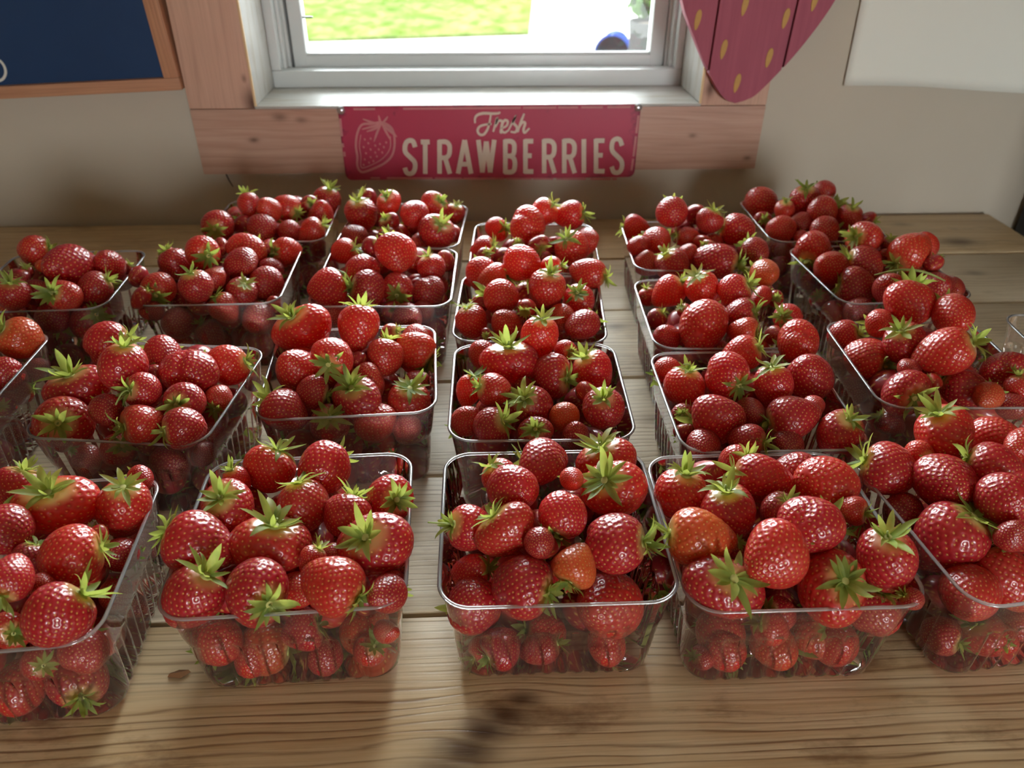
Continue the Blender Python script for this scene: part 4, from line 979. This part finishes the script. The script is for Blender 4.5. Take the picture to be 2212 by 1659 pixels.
def looks(b, k):
    rs = random.Random(2000 + k); fl = b['fl']
    if 'o' in fl: c, nm = (0.55 + rs.uniform(-.05, .05), 0.055 + rs.uniform(-.02, .035), 0.016), 'orange-red'
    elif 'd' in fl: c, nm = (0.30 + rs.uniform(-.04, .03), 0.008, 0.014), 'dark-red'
    else:
        u = rs.random()
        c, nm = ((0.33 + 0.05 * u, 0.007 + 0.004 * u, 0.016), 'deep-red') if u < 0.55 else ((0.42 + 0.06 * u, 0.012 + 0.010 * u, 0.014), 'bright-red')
    alpha = 1.0 if 'p' in fl else rs.choice((0.35, 0.55, 0.75))
    si = rs.choice((9, 10)) if 'w' in fl else rs.choice((0, 1, 2, 3, 4, 5, 6, 7, 8))
    return c, nm, alpha, si
for k, b in enumerate(B):
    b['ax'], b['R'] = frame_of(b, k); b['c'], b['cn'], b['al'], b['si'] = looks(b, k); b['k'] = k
for k, b in enumerate(FILL):
    b['ax'], b['R'] = frame_of(b, 5000 + k); b['c'], b['cn'], b['al'], b['si'] = looks(b, 5000 + k); b['k'] = 5000 + k
order = sorted(B, key=lambda b: -b['rp']); KEEP = 310
SINGLE, REST = order[:KEEP], order[KEEP:] + FILL
# labels: look, then cap direction, then place in its tray, then the tray
def words(b):
    q = local(b['p'], b['t']) / 0.06; r = b['r']; ax = b['ax']
    size = 'small' if r < 0.0135 else 'big' if r > 0.0185 else 'middling'
    if ax[2] > 0.62: cp = 'cap up'
    elif ax[2] < -0.55: cp = 'cap underneath'
    else: cp = ('cap toward paper' if ax[0] > 0 else 'cap toward chalkboard') if abs(ax[0]) > abs(ax[1]) else ('cap toward wall' if ax[1] > 0 else 'cap toward front')
    if 's' in b['fl']: cp = 'long stem'
    sx = 'paper-side' if q[0] > 0.38 else 'chalkboard-side' if q[0] < -0.38 else ''
    sy = 'wall' if q[1] > 0.38 else 'front' if q[1] < -0.38 else ''
    if b['p'][2] < 0.045: spot = ('low ' + (sx or sy + ('' if not sy else ' side'))).strip() if (sx or sy) else 'low middle'
    elif sx and sy: spot = sy + ' ' + sx + ' corner'
    elif sx: spot = sx + ' edge'
    elif sy: spot = sy + ' edge'
    else: spot = 'top of heap' if b['p'][2] > 0.085 else 'mid heap'
    row, _, nth = ROWN[b['t']]
    return '%s %s %s strawberry, %s, %s, %s tray %s from chalkboard' % (size, b['cn'], SHAPES[b['si']][0], cp, spot, row, nth)
lab = {}
for b in SINGLE: lab.setdefault(words(b), []).append(b)
for w, L in lab.items():
    L.sort(key=lambda b: -b['r'])
    for i, b in enumerate(L): b['label'] = w if len(L) == 1 else (('larger ', 'smaller ') if len(L) == 2 else ('largest ', 'medium ', 'smallest '))[min(i, 2)] + w.split(' ', 1)[1]
for b in sorted(SINGLE, key=lambda b: b['k']):
    r = b['r'] * 0.985; k = b['k']; rs = random.Random(3000 + k); lh = SHAPES[b['si']][2]; dim = SHAPES[b['si']][4]
    e = empty('strawberry', tuple(b['p'])); e.rotation_mode = 'QUATERNION'; e.rotation_quaternion = b['R'].to_quaternion(); e.scale = (r, r, r)
    tag(e, b['label'], 'strawberry', 'ripe strawberries heaped in the clear trays')
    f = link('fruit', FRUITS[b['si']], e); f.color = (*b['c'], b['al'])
    cz = (0, 0, lh - dim + 0.02); li = rs.randrange(len(LAYOUTS)); cs = rs.uniform(0.88, 1.18)
    if b['cap'] is not None and b['rp'] >= 40 and not ('a' in b['fl']):
        cxo = link('calyx', DISC, e, cz); cxo.scale = (cs, cs, cs)
        for (sk, az, el, s) in LAYOUTS[li]:
            so = link('sepal', SEP[sk], cxo); so.matrix_local = sepal_matrix(az, el, s)
    else:
        cxo = link('calyx', CALYX[li], e, cz); cxo.scale = (cs, cs, cs)
    if 's' in b['fl']: link('stem', STEMS[k % 4], cxo)
    elif rs.random() < 0.45: link('stem', STUB, cxo)
# everything smaller or buried: one joined object
VV, FF, SD, NK, PT, TN, MI = [], [], [], [], [], [], []; off = 0
for b in REST:
    X, F, sd, nk, pit = LOW[b['si']]; Rm_ = np.array(b['R']); r = b['r'] * 0.985; lh = SHAPES[b['si']][2]; dim = SHAPES[b['si']][4]
    VV.append((X * r) @ Rm_.T + b['p']); FF += [tuple(i + off for i in q) for q in F]; MI += [0] * len(F); off += len(X)
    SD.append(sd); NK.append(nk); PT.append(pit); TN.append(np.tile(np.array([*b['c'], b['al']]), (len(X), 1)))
    V, F, nd = calyx_geo(LAYOUTS[b['k'] % 16]); V = np.array(V) + np.array([0, 0, lh - dim + 0.02])
    VV.append((V * r) @ Rm_.T + b['p']); FF += [tuple(i + off for i in q) for q in F]; MI += [1] * len(F); off += len(V)
    z_ = np.zeros(len(V)); SD.append(z_); NK.append(z_); PT.append(z_); TN.append(np.tile(np.array([0.3, 0.35, 0.08, 0]), (len(V), 1)))
me = meshdata('buried_strawberries', np.concatenate(VV), FF, [M_FRUIT_S, M_LEAF], True)
me.polygons.foreach_set('material_index', MI)
set_attr(me, 'seed', np.concatenate(SD)); set_attr(me, 'neck', np.concatenate(NK)); set_attr(me, 'pit', np.concatenate(PT))
ca = me.attributes.new('tint', 'FLOAT_COLOR', 'POINT'); ca.data.foreach_set('color', np.concatenate(TN).astype(np.float32).ravel())
tag(link('buried_strawberries', me), 'small and half-buried strawberries showing between the bigger ones in every tray', 'strawberries', kind='stuff')
# ------------------------------------------------------------------ small things on the table
V, F = [], []
a_, b_ = on_z(1889, 594, 0.112), on_z(2042, 607, 0.1)
pts = [a_ + (b_ - a_) * t + np.array([0, 0, 0.008 * math.sin(math.pi * t)]) for t in np.linspace(0, 1, 9)]
c0 = pts[4]
V, F = tube([p - c0 for p in pts], [0.0006 + 0.0007 * math.sin(math.pi * t) for t in np.linspace(0, 1, 9)], 5)
tag(link('grass_blade', meshdata('grass_blade', V, F, M_STEM, True), None, tuple(c0)), 'thin blade of dry grass lying across the berries in a tray', 'grass blade')
p = on_z(386, 1456, 0)
V = [(-.006, -.002, 0), (.002, -.003, 0), (.007, .001, 0), (.001, .003, 0), (-.005, .001, 0.0002), (-.005, -.001, .0018), (.001, -.001, .0030), (.006, .0012, .0022), (.0, .002, .0014)]
F = [(4, 3, 2, 1, 0), (0, 1, 6, 5), (1, 2, 7, 6), (2, 3, 8, 7), (3, 4, 5, 8), (4, 0, 5), (5, 6, 7, 8)]
tag(link('wood_chip', meshdata('wood_chip', V, F, plain('brown_bark_chip', srgb(120, 84, 54), 0.8, 0.2)), None, (p[0], p[1], 0)), 'small curled brown wood chip on the table beside a front tray', 'wood chip')
